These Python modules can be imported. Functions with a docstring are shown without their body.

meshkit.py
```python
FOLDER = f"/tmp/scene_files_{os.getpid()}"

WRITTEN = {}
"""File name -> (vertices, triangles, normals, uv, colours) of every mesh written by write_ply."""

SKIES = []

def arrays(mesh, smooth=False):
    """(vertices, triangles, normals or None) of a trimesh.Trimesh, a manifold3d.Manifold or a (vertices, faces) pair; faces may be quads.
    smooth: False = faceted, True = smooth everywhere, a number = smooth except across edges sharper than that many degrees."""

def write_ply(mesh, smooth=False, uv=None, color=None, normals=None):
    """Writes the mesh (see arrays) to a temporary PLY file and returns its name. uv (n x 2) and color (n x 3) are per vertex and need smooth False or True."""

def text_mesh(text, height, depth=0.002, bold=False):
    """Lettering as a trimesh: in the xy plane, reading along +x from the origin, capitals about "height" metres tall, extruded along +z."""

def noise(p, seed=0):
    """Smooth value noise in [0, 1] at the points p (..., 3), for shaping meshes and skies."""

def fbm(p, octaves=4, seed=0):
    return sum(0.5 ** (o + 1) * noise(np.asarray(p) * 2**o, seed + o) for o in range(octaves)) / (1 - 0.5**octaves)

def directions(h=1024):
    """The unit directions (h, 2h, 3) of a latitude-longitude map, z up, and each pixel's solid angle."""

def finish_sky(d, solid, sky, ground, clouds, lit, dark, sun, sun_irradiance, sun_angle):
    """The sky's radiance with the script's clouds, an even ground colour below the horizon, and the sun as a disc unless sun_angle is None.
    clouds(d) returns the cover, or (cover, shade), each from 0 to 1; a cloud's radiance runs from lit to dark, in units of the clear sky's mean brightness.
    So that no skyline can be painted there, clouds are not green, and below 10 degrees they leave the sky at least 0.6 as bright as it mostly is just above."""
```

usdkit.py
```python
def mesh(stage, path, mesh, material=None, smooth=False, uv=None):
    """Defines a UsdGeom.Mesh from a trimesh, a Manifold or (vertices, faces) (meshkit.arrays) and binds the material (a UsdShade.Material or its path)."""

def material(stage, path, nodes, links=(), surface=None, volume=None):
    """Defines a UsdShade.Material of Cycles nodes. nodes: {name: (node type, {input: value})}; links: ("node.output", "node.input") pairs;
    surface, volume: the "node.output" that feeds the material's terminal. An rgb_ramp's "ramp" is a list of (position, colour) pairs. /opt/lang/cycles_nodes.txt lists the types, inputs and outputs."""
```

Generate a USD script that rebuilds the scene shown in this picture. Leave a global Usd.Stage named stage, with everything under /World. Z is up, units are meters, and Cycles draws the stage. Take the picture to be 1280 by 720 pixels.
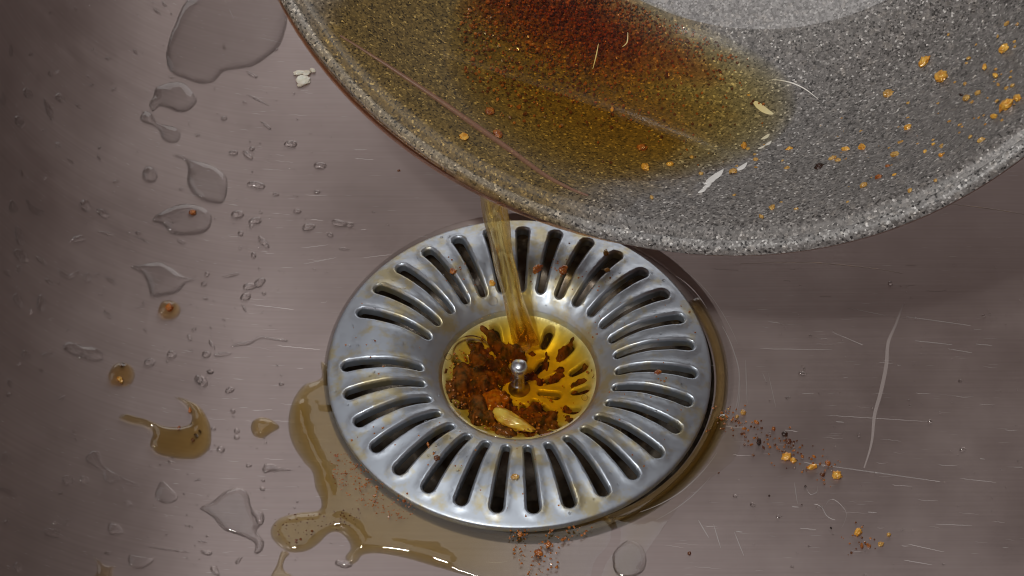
import math, random
import numpy as np
import trimesh, manifold3d, shapely
from shapely.geometry import Polygon, Point, LineString
from shapely import affinity
from scipy.spatial import Delaunay, cKDTree
from scipy.interpolate import PchipInterpolator
import usdkit, meshkit
from pxr import Usd, UsdGeom, UsdLux, UsdShade, Gf, Sdf

random.seed(7)
rng = np.random.default_rng(7)
stage = Usd.Stage.CreateInMemory()
UsdGeom.Xform.Define(stage, '/World')
MM = 0.001

# ------------------------------------------------------------------ camera, lamps, exposure
EL, DIST, TX, TY, HFOV = 51.161, 0.45953, -0.001553, 0.022532, 28.0
HF = math.tan(math.radians(HFOV / 2))
_e = math.radians(EL)
CF = np.array([0, math.cos(_e), -math.sin(_e)])
CR = np.array([1.0, 0, 0])
CU = np.array([0, math.sin(_e), math.cos(_e)])
CC = np.array([TX, TY, 0]) - CF * DIST
cam = UsdGeom.Camera.Define(stage, '/World/camera')
M = np.eye(4)
M[0, :3], M[1, :3], M[2, :3], M[3, :3] = CR, CU, -CF, CC
cam.AddTransformOp().Set(Gf.Matrix4d(*M.ravel().tolist()))
cam.CreateHorizontalApertureAttr(36.0)
cam.CreateVerticalApertureAttr(20.25)
cam.CreateFocalLengthAttr(18.0 / HF)
cam.CreateClippingRangeAttr(Gf.Vec2f(0.01, 100))
cam.CreateFStopAttr(0.0)
cam.CreateExposureAttr(0.0)


def aimed(prim, pos, target):
    pos, target = np.array(pos, float), np.array(target, float)
    z = (pos - target) / np.linalg.norm(pos - target)
    x = np.cross([0, 1, 0.01], z); x /= np.linalg.norm(x)
    y = np.cross(z, x)
    m = np.eye(4)
    m[0, :3], m[1, :3], m[2, :3], m[3, :3] = x, y, z, pos
    UsdGeom.Xformable(prim).AddTransformOp().Set(Gf.Matrix4d(*m.ravel().tolist()))


key = UsdLux.RectLight.Define(stage, '/World/key_lamp')       # small hard lamp, high over the sink, a little towards the viewer
key.CreateWidthAttr(0.15); key.CreateHeightAttr(0.11)
key.CreateIntensityAttr(78.0); key.CreateColorAttr(Gf.Vec3f(1.0, 0.97, 0.93))
aimed(key, (-0.27, -0.40, 0.95), (0, 0, 0))
bulb = UsdLux.RectLight.Define(stage, '/World/bulb_lamp')     # the bright bulb beside it: the pin points in the drops
bulb.CreateWidthAttr(0.035); bulb.CreateHeightAttr(0.035)
bulb.CreateIntensityAttr(560.0); bulb.CreateColorAttr(Gf.Vec3f(1.0, 0.97, 0.93))
aimed(bulb, (-0.19, -0.44, 0.93), (0, 0, 0))
soft = UsdLux.RectLight.Define(stage, '/World/ceiling_softbox')  # broad light above and behind, mirrored by the steel
soft.CreateWidthAttr(0.8); soft.CreateHeightAttr(1.15)
soft.CreateIntensityAttr(0.9); soft.CreateColorAttr(Gf.Vec3f(0.97, 0.98, 1.0))
aimed(soft, (-0.14, 0.30, 1.2), (0, 0, 0))
window = UsdLux.RectLight.Define(stage, '/World/window_light')    # low broad window behind the sink: the bright rims of the drops
window.CreateWidthAttr(0.9); window.CreateHeightAttr(0.5)
window.CreateIntensityAttr(1.7); window.CreateColorAttr(Gf.Vec3f(1.0, 0.97, 0.95))
aimed(window, (0.10, 1.0, 0.36), (0, 0.05, 0.05))
dome = UsdLux.DomeLight.Define(stage, '/World/room_light')        # the dim even light of the room
dm = usdkit.material(stage, '/World/Looks/room_glow', {'b': ('background_shader', {'color': (0.90, 0.53, 0.44), 'strength': 0.085})}, [], surface='b.background')
UsdShade.MaterialBindingAPI.Apply(dome.GetPrim()).Bind(dm)


# ------------------------------------------------------------------ helpers
def ray(px, py):
    d = CF + CR * ((px - 640) / 640 * HF) - CU * ((py - 360) / 640 * HF)
    return d


X_FIL, R_FIL = -0.053, 0.061      # the basin's floor turns up into its left wall


def sink_z(x):
    x = np.asarray(x, float)
    t = np.clip(X_FIL - x, 0, R_FIL * 0.987)
    return R_FIL - np.sqrt(R_FIL ** 2 - t ** 2)


def on_sink(px, py):
    """The point of the basin's surface that is seen at a pixel of the 1280 x 720 photograph."""
    d = ray(px, py)
    s = -CC[2] / d[2]
    for _ in range(40):
        p = CC + d * s
        s = s + 0.7 * (float(sink_z(p[0])) - p[2]) / d[2]
    return CC + d * s


def at_height(px, py, z):
    d = ray(px, py)
    return CC + d * ((z - CC[2]) / d[2])


used = {}


def numbered(parent, name):
    k = used.get((parent, name), 0)
    used[(parent, name)] = k + 1
    return name if k == 0 else f'{name}_{k:03d}'


def path_of(parent, name):
    base = '/World' if parent is None else (parent if isinstance(parent, str) else str(parent.GetPath()))
    return base + '/' + numbered(base, name)


def data(p, **kw):
    assert len(kw.get('label', '').split()) <= 16, kw['label']
    for k, v in kw.items():
        if v:
            p.SetCustomDataByKey(k, v)
    return p


def thing(name, label, category, loc=(0, 0, 0), group=None, kind=None):
    x = UsdGeom.Xform.Define(stage, path_of(None, name))
    if any(loc):
        x.AddTranslateOp().Set(Gf.Vec3d(*map(float, loc)))
    return data(x.GetPrim(), label=label, category=category, group=group, kind=kind)


def obj(name, mesh, mat, parent=None, smooth=True, **kw):
    m = usdkit.mesh(stage, path_of(parent, name), mesh, mat, smooth=smooth)
    m.CreateDoubleSidedAttr(True)
    return data(m.GetPrim(), **kw)


def merge(ms):
    return trimesh.util.concatenate(ms)


def grid_points(poly, step, jitter=0.0):
    x0, y0, x1, y1 = poly.bounds
    xs, ys = np.arange(x0 + step / 2, x1, step), np.arange(y0 + step / 2, y1, step * 0.87)
    g = np.array([(x + (j % 2) * step / 2, y) for j, y in enumerate(ys) for x in xs]).reshape(-1, 2)
    if len(g):
        g = g[shapely.contains_xy(poly, g[:, 0], g[:, 1])]
    return g


def ring_points(geom, step):
    out = []
    for g in getattr(geom, 'geoms', [geom]):
        if g.is_empty:
            continue
        for r in [g.exterior, *g.interiors]:
            n = max(8, int(r.length / step))
            out += [r.interpolate(k / n, normalized=True).coords[0] for k in range(n)]
    return np.array(out).reshape(-1, 2)


def smooth_poly(pts, n=90, tight=False):
    """A closed smooth curve through the points."""
    p = np.asarray(pts, float)
    k = len(p)
    t = np.linspace(0, k, n, endpoint=False)
    i = np.floor(t).astype(int); f = (t - i)[:, None]
    a, b, c, d = p[(i - 1) % k], p[i % k], p[(i + 1) % k], p[(i + 2) % k]
    q = 0.5 * (2 * b + (c - a) * f + (2 * a - 5 * b + 4 * c - d) * f ** 2 + (3 * b - a - 3 * c + d) * f ** 3)
    g = Polygon(q)
    if not g.is_valid:
        g = g.buffer(0)
        g = max(getattr(g, 'geoms', [g]), key=lambda s: s.area)
    return g


def liquid(poly, height, edge, base, step=None, ripple=0.0, sink=0.00012, seed=0, ridges=(), fade=None):
    """A body of liquid lying on a surface: domed edge of width EDGE, top HEIGHT above BASE(x, y); closed below."""
    w = math.sqrt(poly.area)
    step = step or max(w / 14, 0.00016)
    pts = [ring_points(poly, step * 0.75)]
    nb = len(pts[0])
    for f in (0.06, 0.2, 0.42, 0.7, 1.0):
        q = poly.buffer(-edge * f)
        if not q.is_empty and edge * f > step * 0.12:
            pts.append(ring_points(q, step * 0.85))
    inner = poly.buffer(-edge * 1.05 - step * 0.3)
    if not inner.is_empty:
        for q in getattr(inner, 'geoms', [inner]):
            pts.append(grid_points(q, step * 1.3))
    P = np.vstack([p for p in pts if len(p)])
    keep = np.ones(len(P), bool)
    tree = cKDTree(P)
    for i, j in sorted(tree.query_pairs(step * 0.22)):
        if keep[i] and j >= nb:
            keep[j] = False
    P = P[keep]
    tri = Delaunay(P).simplices
    c = P[tri].mean(1)
    tri = tri[shapely.contains_xy(poly.buffer(1e-7), c[:, 0], c[:, 1])]
    a, b, d = P[tri[:, 0]], P[tri[:, 1]], P[tri[:, 2]]
    cr = (b[:, 0] - a[:, 0]) * (d[:, 1] - a[:, 1]) - (b[:, 1] - a[:, 1]) * (d[:, 0] - a[:, 0])
    tri = tri[np.abs(cr) > 1e-13]; cr = cr[np.abs(cr) > 1e-13]
    tri[cr < 0] = tri[cr < 0][:, ::-1]
    dist = shapely.distance(poly.boundary, shapely.points(P))
    dist[:nb] = 0
    q = np.clip(dist / edge, 0, 1)
    h = height * np.sqrt(np.clip(1 - (1 - q) ** 2, 0, 1))
    if ripple:
        h = h * (1 + ripple * (2 * meshkit.fbm(np.c_[P / (w * 0.22), np.full(len(P), seed * 3.1)], 3, seed) - 1))
    for line, amp, wid in ridges:      # swells standing in the liquid
        dl = shapely.distance(line, shapely.points(P))
        h = h + amp * np.exp(-(dl / wid) ** 2) * np.clip(dist / (edge * 0.6), 0, 1)
    if fade:
        h = h * np.clip((fade[1] - P[:, 0]) / (fade[1] - fade[0]), 0.14, 1)
    zb = base(P[:, 0], P[:, 1])
    top = np.c_[P, zb - sink + h + 0 * dist]
    low = np.c_[P, zb - sink * 2]
    n = len(P)
    edges = np.vstack([tri[:, [0, 1]], tri[:, [1, 2]], tri[:, [2, 0]]])
    es = {(int(x), int(y)) for x, y in edges}
    bd = np.array([(x, y) for x, y in es if (y, x) not in es])
    f = [tri, tri[:, ::-1] + n]
    if len(bd):
        f += [np.c_[bd[:, 0], bd[:, 0] + n, bd[:, 1]], np.c_[bd[:, 1], bd[:, 0] + n, bd[:, 1] + n]]
    return trimesh.Trimesh(np.vstack([top, low]), np.vstack(f), process=False)


def sink_base(x, y):
    return sink_z(x)


def px_poly(pts, n=90, smooth=True):
    """An outline traced in photograph pixels, laid down on the basin in metres."""
    g = smooth_poly(pts, n) if smooth else Polygon(pts)
    return Polygon([on_sink(*p)[:2] for p in g.exterior.coords[:-1]]).buffer(0)


def crumb(size, seed, flat=0.75):
    m = trimesh.creation.icosphere(3 if size > 0.0011 else 2, 1.0)
    v = np.array(m.vertices)
    k = 0.30 + 0.75 * meshkit.fbm(v * 1.2 + seed * 7.7, 2, seed) + 0.65 * meshkit.fbm(v * 3.1 + seed * 3.3, 2, seed + 1)
    v = v * k[:, None] * np.array([1, 0.75 + 0.25 * math.sin(seed), flat]) * size / 2
    a = seed * 2.4
    v[:, :2] = v[:, :2] @ np.array([[math.cos(a), -math.sin(a)], [math.sin(a), math.cos(a)]])
    return trimesh.Trimesh(v, m.faces, process=False)


def tube(path, radius, sides=10, closed_ends=True):
    p = np.asarray(path, float); n = len(p)
    t = np.gradient(p, axis=0); t /= np.linalg.norm(t, axis=1, keepdims=True)
    a = np.cross(t, np.where(np.abs(t[:, 2:]) < 0.9, [0, 0, 1.0], [0, 1.0, 0])); a /= np.linalg.norm(a, axis=1, keepdims=True)
    b = np.cross(t, a)
    ang = np.arange(sides) * 2 * np.pi / sides
    r = np.broadcast_to(radius, n)
    v = p[:, None] + r[:, None, None] * (np.cos(ang)[None, :, None] * a[:, None] + np.sin(ang)[None, :, None] * b[:, None])
    return strip(v, True, closed_ends)


def strip(rings, closed=True, caps=False):
    """Rings of points (n, m, 3) joined into a skin."""
    n, m = rings.shape[:2]
    f = []
    mm = m if closed else m - 1
    i, j = np.meshgrid(np.arange(n - 1), np.arange(mm), indexing='ij')
    a, b, c, d = i * m + j, i * m + (j + 1) % m, (i + 1) * m + (j + 1) % m, (i + 1) * m + j
    f = [np.stack([a, b, c], -1).reshape(-1, 3), np.stack([a, c, d], -1).reshape(-1, 3)]
    v = rings.reshape(-1, 3)
    if caps:
        v = np.vstack([v, rings[0].mean(0), rings[-1].mean(0)])
        k = np.arange(m)
        f += [np.stack([(k + 1) % m, k, np.full(m, n * m)], -1), np.stack([(n - 1) * m + k, (n - 1) * m + (k + 1) % m, np.full(m, n * m + 1)], -1)]
    return trimesh.Trimesh(v, np.vstack(f), process=False)


def lathe(prof, sides=160, centre=(0, 0)):
    prof = np.asarray(prof, float)
    a = np.arange(sides) * 2 * np.pi / sides
    r = np.stack([np.stack([centre[0] + p[0] * np.cos(a), centre[1] + p[0] * np.sin(a), np.full(sides, p[1])], -1) for p in prof])
    return strip(r, True)


# ------------------------------------------------------------------ materials
L = '/World/Looks/'


def mat(name, nodes, links=(), surface='p.BSDF', volume=None):
    return usdkit.material(stage, L + name, nodes, links, surface=surface, volume=volume)


POS = ('geometry', {})
sink_steel = mat('brushed_basin_steel', {
    'g': POS,
    'm': ('mapping', {'scale': (35, 1500, 35)}), 'n': ('noise_texture', {'scale': 1.0, 'detail': 3.0}),
    'm2': ('mapping', {'scale': (30, 30, 30)}), 'n2': ('noise_texture', {'scale': 1.0, 'detail': 4.0, 'roughness': 0.6}),
    'm3': ('mapping', {'scale': (160, 5200, 900)}), 'n3': ('noise_texture', {'scale': 1.0, 'detail': 1.0}),
    'sc': ('rgb_ramp', {'ramp': [(0.0, (0, 0, 0)), (0.745, (0, 0, 0)), (0.80, (1, 1, 1)), (1, (1, 1, 1))]}),
    'c': ('rgb_ramp', {'ramp': [(0.25, (0.325, 0.27, 0.258)), (0.5, (0.37, 0.31, 0.297)), (0.75, (0.41, 0.35, 0.336))]}),
    'cs': ('mix_color', {'a': (0, 0, 0), 'b': (0.62, 0.6, 0.58)}),
    'cm': ('mix_color', {'fac': 0.5}),
    'gr': ('rgb_ramp', {'ramp': [(0.3, (0.92, 0.92, 0.92)), (0.7, (1.0, 1.0, 1.0))]}), 'gx': ('mix_color', {'blend_type': 'multiply', 'fac': 1.0}),
    'ro': ('map_range', {'from_min': 0.3, 'from_max': 0.7, 'to_min': 0.40, 'to_max': 0.50}),
    'b': ('bump', {'strength': 0.22, 'distance': 0.00006}),
    'p': ('principled_bsdf', {'metallic': 0.85}),
}, [('g.position', 'm.vector'), ('m.vector', 'n.vector'), ('g.position', 'm2.vector'), ('m2.vector', 'n2.vector'), ('g.position', 'm3.vector'), ('m3.vector', 'n3.vector'),
    ('n.fac', 'b.height'), ('n2.fac', 'c.fac'), ('n3.fac', 'sc.fac'), ('sc.color', 'cs.fac'), ('c.color', 'cs.a'), ('cs.result', 'gx.a'), ('n.fac', 'gr.fac'), ('gr.color', 'gx.b'), ('gx.result', 'p.base_color'), ('n2.fac', 'ro.value'), ('ro.result', 'p.roughness'), ('b.normal', 'p.normal')])
scratch_steel = mat('scratched_steel', {'p': ('principled_bsdf', {'metallic': 1.0, 'base_color': (0.52, 0.49, 0.48), 'roughness': 0.5})})
smear_film = mat('dried_smear', {'p': ('principled_bsdf', {'metallic': 0.4, 'base_color': (0.37, 0.325, 0.315), 'roughness': 0.6})})

strainer_steel = mat('stained_strainer_steel', {
    'g': POS,
    'n': ('noise_texture', {'scale': 150.0, 'detail': 4.0, 'roughness': 0.62}),
    'r': ('rgb_ramp', {'ramp': [(0.0, (0, 0, 0)), (0.49, (0, 0, 0)), (0.62, (0.8, 0.8, 0.8)), (1, (1, 1, 1))]}),
    'n2': ('noise_texture', {'scale': 700.0, 'detail': 3.0}),
    'ms': ('mapping', {'scale': (250, 1200, 600)}), 'n3': ('noise_texture', {'scale': 1.0, 'detail': 3.0}),
    'c': ('mix_color', {'a': (0.405, 0.455, 0.515), 'b': (0.43, 0.37, 0.19)}),
    'd': ('mix_color', {'blend_type': 'multiply', 'fac': 0.35}),
    'ro': ('map_range', {'from_min': 0.3, 'from_max': 0.7, 'to_min': 0.41, 'to_max': 0.51}),
    'b': ('bump', {'strength': 0.12, 'distance': 0.0002}),
    'p': ('principled_bsdf', {'metallic': 0.85, 'coat_weight': 0.3, 'coat_roughness': 0.06}),
}, [('g.position', 'n.vector'), ('g.position', 'n2.vector'), ('n.fac', 'r.fac'), ('r.color', 'c.fac'), ('c.result', 'd.a'), ('n2.color', 'd.b'), ('c.result', 'p.base_color'),
    ('n2.fac', 'ro.value'), ('ro.result', 'p.roughness'), ('n.fac', 'b.height'), ('b.normal', 'p.normal')])
bowl_steel = mat('filmed_bowl_steel', {'g': POS, 'n': ('noise_texture', {'scale': 300.0, 'detail': 4.0}), 'c': ('rgb_ramp', {'ramp': [(0.35, (0.52, 0.53, 0.52)), (0.65, (0.68, 0.69, 0.68))]}),
                                      'p': ('principled_bsdf', {'metallic': 0.35, 'roughness': 0.45})}, [('g.position', 'n.vector'), ('n.fac', 'c.fac'), ('c.color', 'p.base_color')])
knob_steel = mat('knob_steel', {'p': ('principled_bsdf', {'metallic': 1.0, 'base_color': (0.60, 0.64, 0.70), 'roughness': 0.34})})
drain_steel = mat('greasy_drain_steel', {
    'g': POS, 'n': ('noise_texture', {'scale': 260.0, 'detail': 4.0, 'roughness': 0.65}),
    'c': ('rgb_ramp', {'ramp': [(0.3, (0.14, 0.11, 0.085)), (0.55, (0.34, 0.29, 0.24)), (0.75, (0.40, 0.27, 0.13))]}),
    'p': ('principled_bsdf', {'metallic': 0.85, 'roughness': 0.28})},
    [('g.position', 'n.vector'), ('n.fac', 'c.fac'), ('c.color', 'p.base_color')])


SHEEN = 0.055      # mirror share of a liquid's face seen head on; it rises towards grazing


def liquid_mat(name, absorb, dens, ior=1.4, rough=0.0):
    return mat(name, {'s': ('glass_bsdf', {'color': (1, 1, 1), 'IOR': ior, 'roughness': rough}), 'v': ('absorption_volume', {'color': absorb, 'density': dens})}, [], surface='s.BSDF', volume='v.volume')


def pane_mat(name, absorb, dens, ior=1.45, bump=None):
    """Still liquid over a dull surface: seen straight through, with the sky of lamps mirrored by its top."""
    nodes = {'t': ('transparent_bsdf', {'color': (1, 1, 1)}), 'gl': ('glossy_bsdf', {'color': (1, 1, 1), 'roughness': 0.03}), 'lw': ('layer_weight', {'blend': 0.5}), 'pw': ('math', {'math_type': 'power', 'value2': 5.0}), 'f': ('math', {'math_type': 'multiply_add', 'value2': 0.95, 'value3': SHEEN}), 'x': ('mix_closure', {}),
             'v': ('absorption_volume', {'color': absorb, 'density': dens})}
    links = [('lw.facing', 'pw.value1'), ('pw.value', 'f.value1'), ('f.value', 'x.fac'), ('t.BSDF', 'x.closure1'), ('gl.BSDF', 'x.closure2')]
    return mat(name, nodes, links, surface='x.closure', volume='v.volume')


def wet_mat(name, absorb, dens, ior, share=0.34):
    return mat(name, {'s': ('glass_bsdf', {'color': (1, 1, 1), 'IOR': ior, 'roughness': 0.0}), 't': ('transparent_bsdf', {'color': (1, 1, 1)}), 'gl': ('glossy_bsdf', {'color': (1, 1, 1), 'roughness': 0.02}),
                      'lw': ('layer_weight', {'blend': 0.5}), 'pw': ('math', {'math_type': 'power', 'value2': 5.0}), 'f': ('math', {'math_type': 'multiply_add', 'value2': 0.95, 'value3': SHEEN}), 'x': ('mix_closure', {}), 'y': ('mix_closure', {'fac': share}), 'v': ('absorption_volume', {'color': absorb, 'density': dens})},
               [('lw.facing', 'pw.value1'), ('pw.value', 'f.value1'), ('f.value', 'x.fac'), ('t.BSDF', 'x.closure1'), ('gl.BSDF', 'x.closure2'), ('x.closure', 'y.closure1'), ('s.BSDF', 'y.closure2')], surface='y.closure', volume='v.volume')


water = wet_mat('water', (0.97, 0.985, 1.0), 2.0, 1.38, 0.92)
water_film = wet_mat('shallow_water', (0.97, 0.985, 1.0), 2.0, 1.36, 0.8)
puddle_oil = wet_mat('brown_puddle_oil', (0.82, 0.69, 0.14), 560.0, 1.42, 0.35)
film_oil = wet_mat('thin_oil_film', (0.78, 0.66, 0.12), 800.0, 1.42, 0.2)
dark_oil = wet_mat('dark_oil_drop', (0.82, 0.66, 0.12), 620.0, 1.42, 0.45)
amber_water = wet_mat('amber_water', (0.92, 0.70, 0.15), 520.0, 1.40, 0.45)
bowl_oil = pane_mat('yellow_bowl_oil', (0.988, 0.85, 0.02), 460.0)
oil_stream_m = mat('falling_oil', {'s': ('glass_bsdf', {'color': (1, 1, 1), 'IOR': 1.3, 'roughness': 0.0}), 't': ('transparent_bsdf', {'color': (1, 1, 1)}), 'gl': ('glossy_bsdf', {'color': (1, 1, 1), 'roughness': 0.015}),
                                   'lw': ('layer_weight', {'blend': 0.5}), 'pw': ('math', {'math_type': 'power', 'value2': 5.0}), 'f': ('math', {'math_type': 'multiply_add', 'value2': 0.95, 'value3': SHEEN}), 'x': ('mix_closure', {}), 'y': ('mix_closure', {'fac': 0.42}), 'd': ('translucent_bsdf', {'color': (0.9, 0.58, 0.12)}), 'z': ('mix_closure', {'fac': 0.09}),
                                   'v': ('absorption_volume', {'color': (0.97, 0.79, 0.0), 'density': 300.0})},
                   [('lw.facing', 'pw.value1'), ('pw.value', 'f.value1'), ('f.value', 'x.fac'), ('t.BSDF', 'x.closure1'), ('gl.BSDF', 'x.closure2'), ('x.closure', 'y.closure1'), ('s.BSDF', 'y.closure2'), ('y.closure', 'z.closure1'), ('d.BSDF', 'z.closure2')], surface='z.closure', volume='v.volume')
pan_oil = pane_mat('brown_pan_oil', (0.965, 0.79, 0.0), 150.0)
bubble_skin = mat('bubble_skin', {'t': ('transparent_bsdf', {'color': (0.98, 0.95, 0.9)}), 'gl': ('glossy_bsdf', {'color': (1, 1, 1), 'roughness': 0.02}), 'f': ('layer_weight', {'blend': 0.12}), 'x': ('mix_closure', {})},
                  [('f.fresnel', 'x.fac'), ('t.BSDF', 'x.closure1'), ('gl.BSDF', 'x.closure2')], surface='x.closure')


def speckle(name, stops, scale, gloss=0.38, film=0.0):
    """Salt and pepper coating; FILM is how much of the drained oil's olive film clings round the pool."""
    return mat(name, {
        'g': POS, 'v': ('voronoi_texture', {'scale': scale, 'randomness': 1.0}), 'v2': ('voronoi_texture', {'scale': scale * 0.42, 'randomness': 1.0}),
        's': ('separate_color', {}), 's2': ('separate_color', {}),
        'c': ('rgb_ramp', {'ramp': stops, 'interpolate': False}),
        'k': ('rgb_ramp', {'ramp': [(0.0, (0.72, 0.72, 0.72)), (0.15, (0.9, 0.9, 0.9)), (0.5, (1, 1, 1)), (0.9, (1.12, 1.10, 1.07))], 'interpolate': False}),
        'x': ('mix_color', {'blend_type': 'multiply', 'fac': 1.0, 'use_clamp': False}),
        'dv': ('vector_math', {'math_type': 'distance', 'vector2': tuple(FILM_AT)}), 'fn': ('noise_texture', {'scale': 55.0, 'detail': 5.0, 'roughness': 0.65}),
        'fs': ('math', {'math_type': 'multiply_add', 'value2': 0.040, 'value3': -0.020}), 'fa': ('math', {'math_type': 'add'}),
        'fr': ('map_range', {'from_min': 0.052, 'from_max': 0.034, 'to_min': 0.0, 'to_max': film, 'clamp': True}),
        'o': ('mix_color', {'blend_type': 'multiply', 'b': (0.84, 0.58, 0.15)}),
        'b': ('bump', {'strength': 0.35, 'distance': 0.00012}),
        'p': ('principled_bsdf', {'roughness': gloss, 'specular_ior_level': 0.5, 'coat_weight': 0.25, 'coat_roughness': 0.15})},
        [('g.position', 'v.vector'), ('g.position', 'v2.vector'), ('v.color', 's.color'), ('v2.color', 's2.color'), ('s.r', 'c.fac'), ('s2.g', 'k.fac'), ('c.color', 'x.a'), ('k.color', 'x.b'),
         ('g.position', 'dv.vector1'), ('g.position', 'fn.vector'), ('fn.fac', 'fs.value1'), ('dv.value', 'fa.value1'), ('fs.value', 'fa.value2'), ('fa.value', 'fr.value'), ('fr.result', 'o.fac'), ('x.result', 'o.a'),
         ('o.result', 'p.base_color'), ('s.g', 'b.height'), ('b.normal', 'p.normal')])


FILM_AT = (-0.007, 0.040, 0.045)
pan_coat = speckle('speckled_pan_coating', [(0.0, (0.045, 0.042, 0.04)), (0.09, (0.115, 0.108, 0.103)), (0.32, (0.165, 0.157, 0.150)), (0.70, (0.22, 0.209, 0.20)), (0.9, (0.33, 0.317, 0.303)), (0.98, (0.58, 0.57, 0.55))], 2500, 0.38, 0.95)
rim_coat = speckle('speckled_rim', [(0.0, (0.045, 0.045, 0.045)), (0.10, (0.16, 0.155, 0.15)), (0.28, (0.23, 0.226, 0.222)), (0.65, (0.30, 0.296, 0.29)), (0.88, (0.44, 0.44, 0.43)), (0.96, (0.66, 0.66, 0.65))], 2500, 0.33, 0.6)
floor_coat = speckle('pale_worn_coating', [(0.0, (0.16, 0.155, 0.155)), (0.14, (0.21, 0.206, 0.206)), (0.4, (0.275, 0.27, 0.27)), (0.75, (0.335, 0.33, 0.33)), (0.93, (0.44, 0.435, 0.435))], 2500, 0.4)
pan_outside = mat('browned_pan_outside', {'g': POS, 'n': ('noise_texture', {'scale': 300.0, 'detail': 3.0}), 'c': ('rgb_ramp', {'ramp': [(0.35, (0.26, 0.15, 0.115)), (0.65, (0.40, 0.27, 0.22))]}),
                  'p': ('principled_bsdf', {'roughness': 0.45, 'coat_weight': 0.2})}, [('g.position', 'n.vector'), ('n.fac', 'c.fac'), ('c.color', 'p.base_color')])


def food(name, lo, hi, rough=0.28, sss=0.15, scale=900.0, coat=0.6):
    return mat(name, {'g': POS, 'n': ('noise_texture', {'scale': scale, 'detail': 3.0}), 'c': ('rgb_ramp', {'ramp': [(0.35, lo), (0.65, hi)]}), 'b': ('bump', {'strength': 0.4, 'distance': 0.0003}),
                      'p': ('principled_bsdf', {'roughness': rough, 'subsurface_weight': sss, 'subsurface_scale': 0.0015, 'coat_weight': coat, 'coat_roughness': 0.1})},
               [('g.position', 'n.vector'), ('n.fac', 'c.fac'), ('c.color', 'p.base_color'), ('n.fac', 'b.height'), ('b.normal', 'p.normal')])


orange = food('orange_crumb', (0.60, 0.22, 0.015), (0.85, 0.46, 0.08))
rust = food('rust_crumb', (0.20, 0.045, 0.008), (0.42, 0.13, 0.02))
brown = food('brown_crumb', (0.055, 0.016, 0.006), (0.15, 0.045, 0.012))
black = food('charred_crumb', (0.012, 0.006, 0.004), (0.04, 0.014, 0.008), 0.35, 0)
amber = food('amber_crumb', (0.40, 0.18, 0.03), (0.62, 0.36, 0.10))
pale = food('pale_onion', (0.50, 0.26, 0.05), (0.74, 0.52, 0.16), 0.3, 0.3, 350.0)
cream = food('cream_scrap', (0.55, 0.45, 0.33), (0.78, 0.72, 0.60), 0.5, 0.2, 500.0)
FOODS = {'o': ('orange', orange), 'r': ('rusty red', rust), 'b': ('dark brown', brown), 'k': ('black charred', black), 'a': ('amber', amber)}

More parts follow.
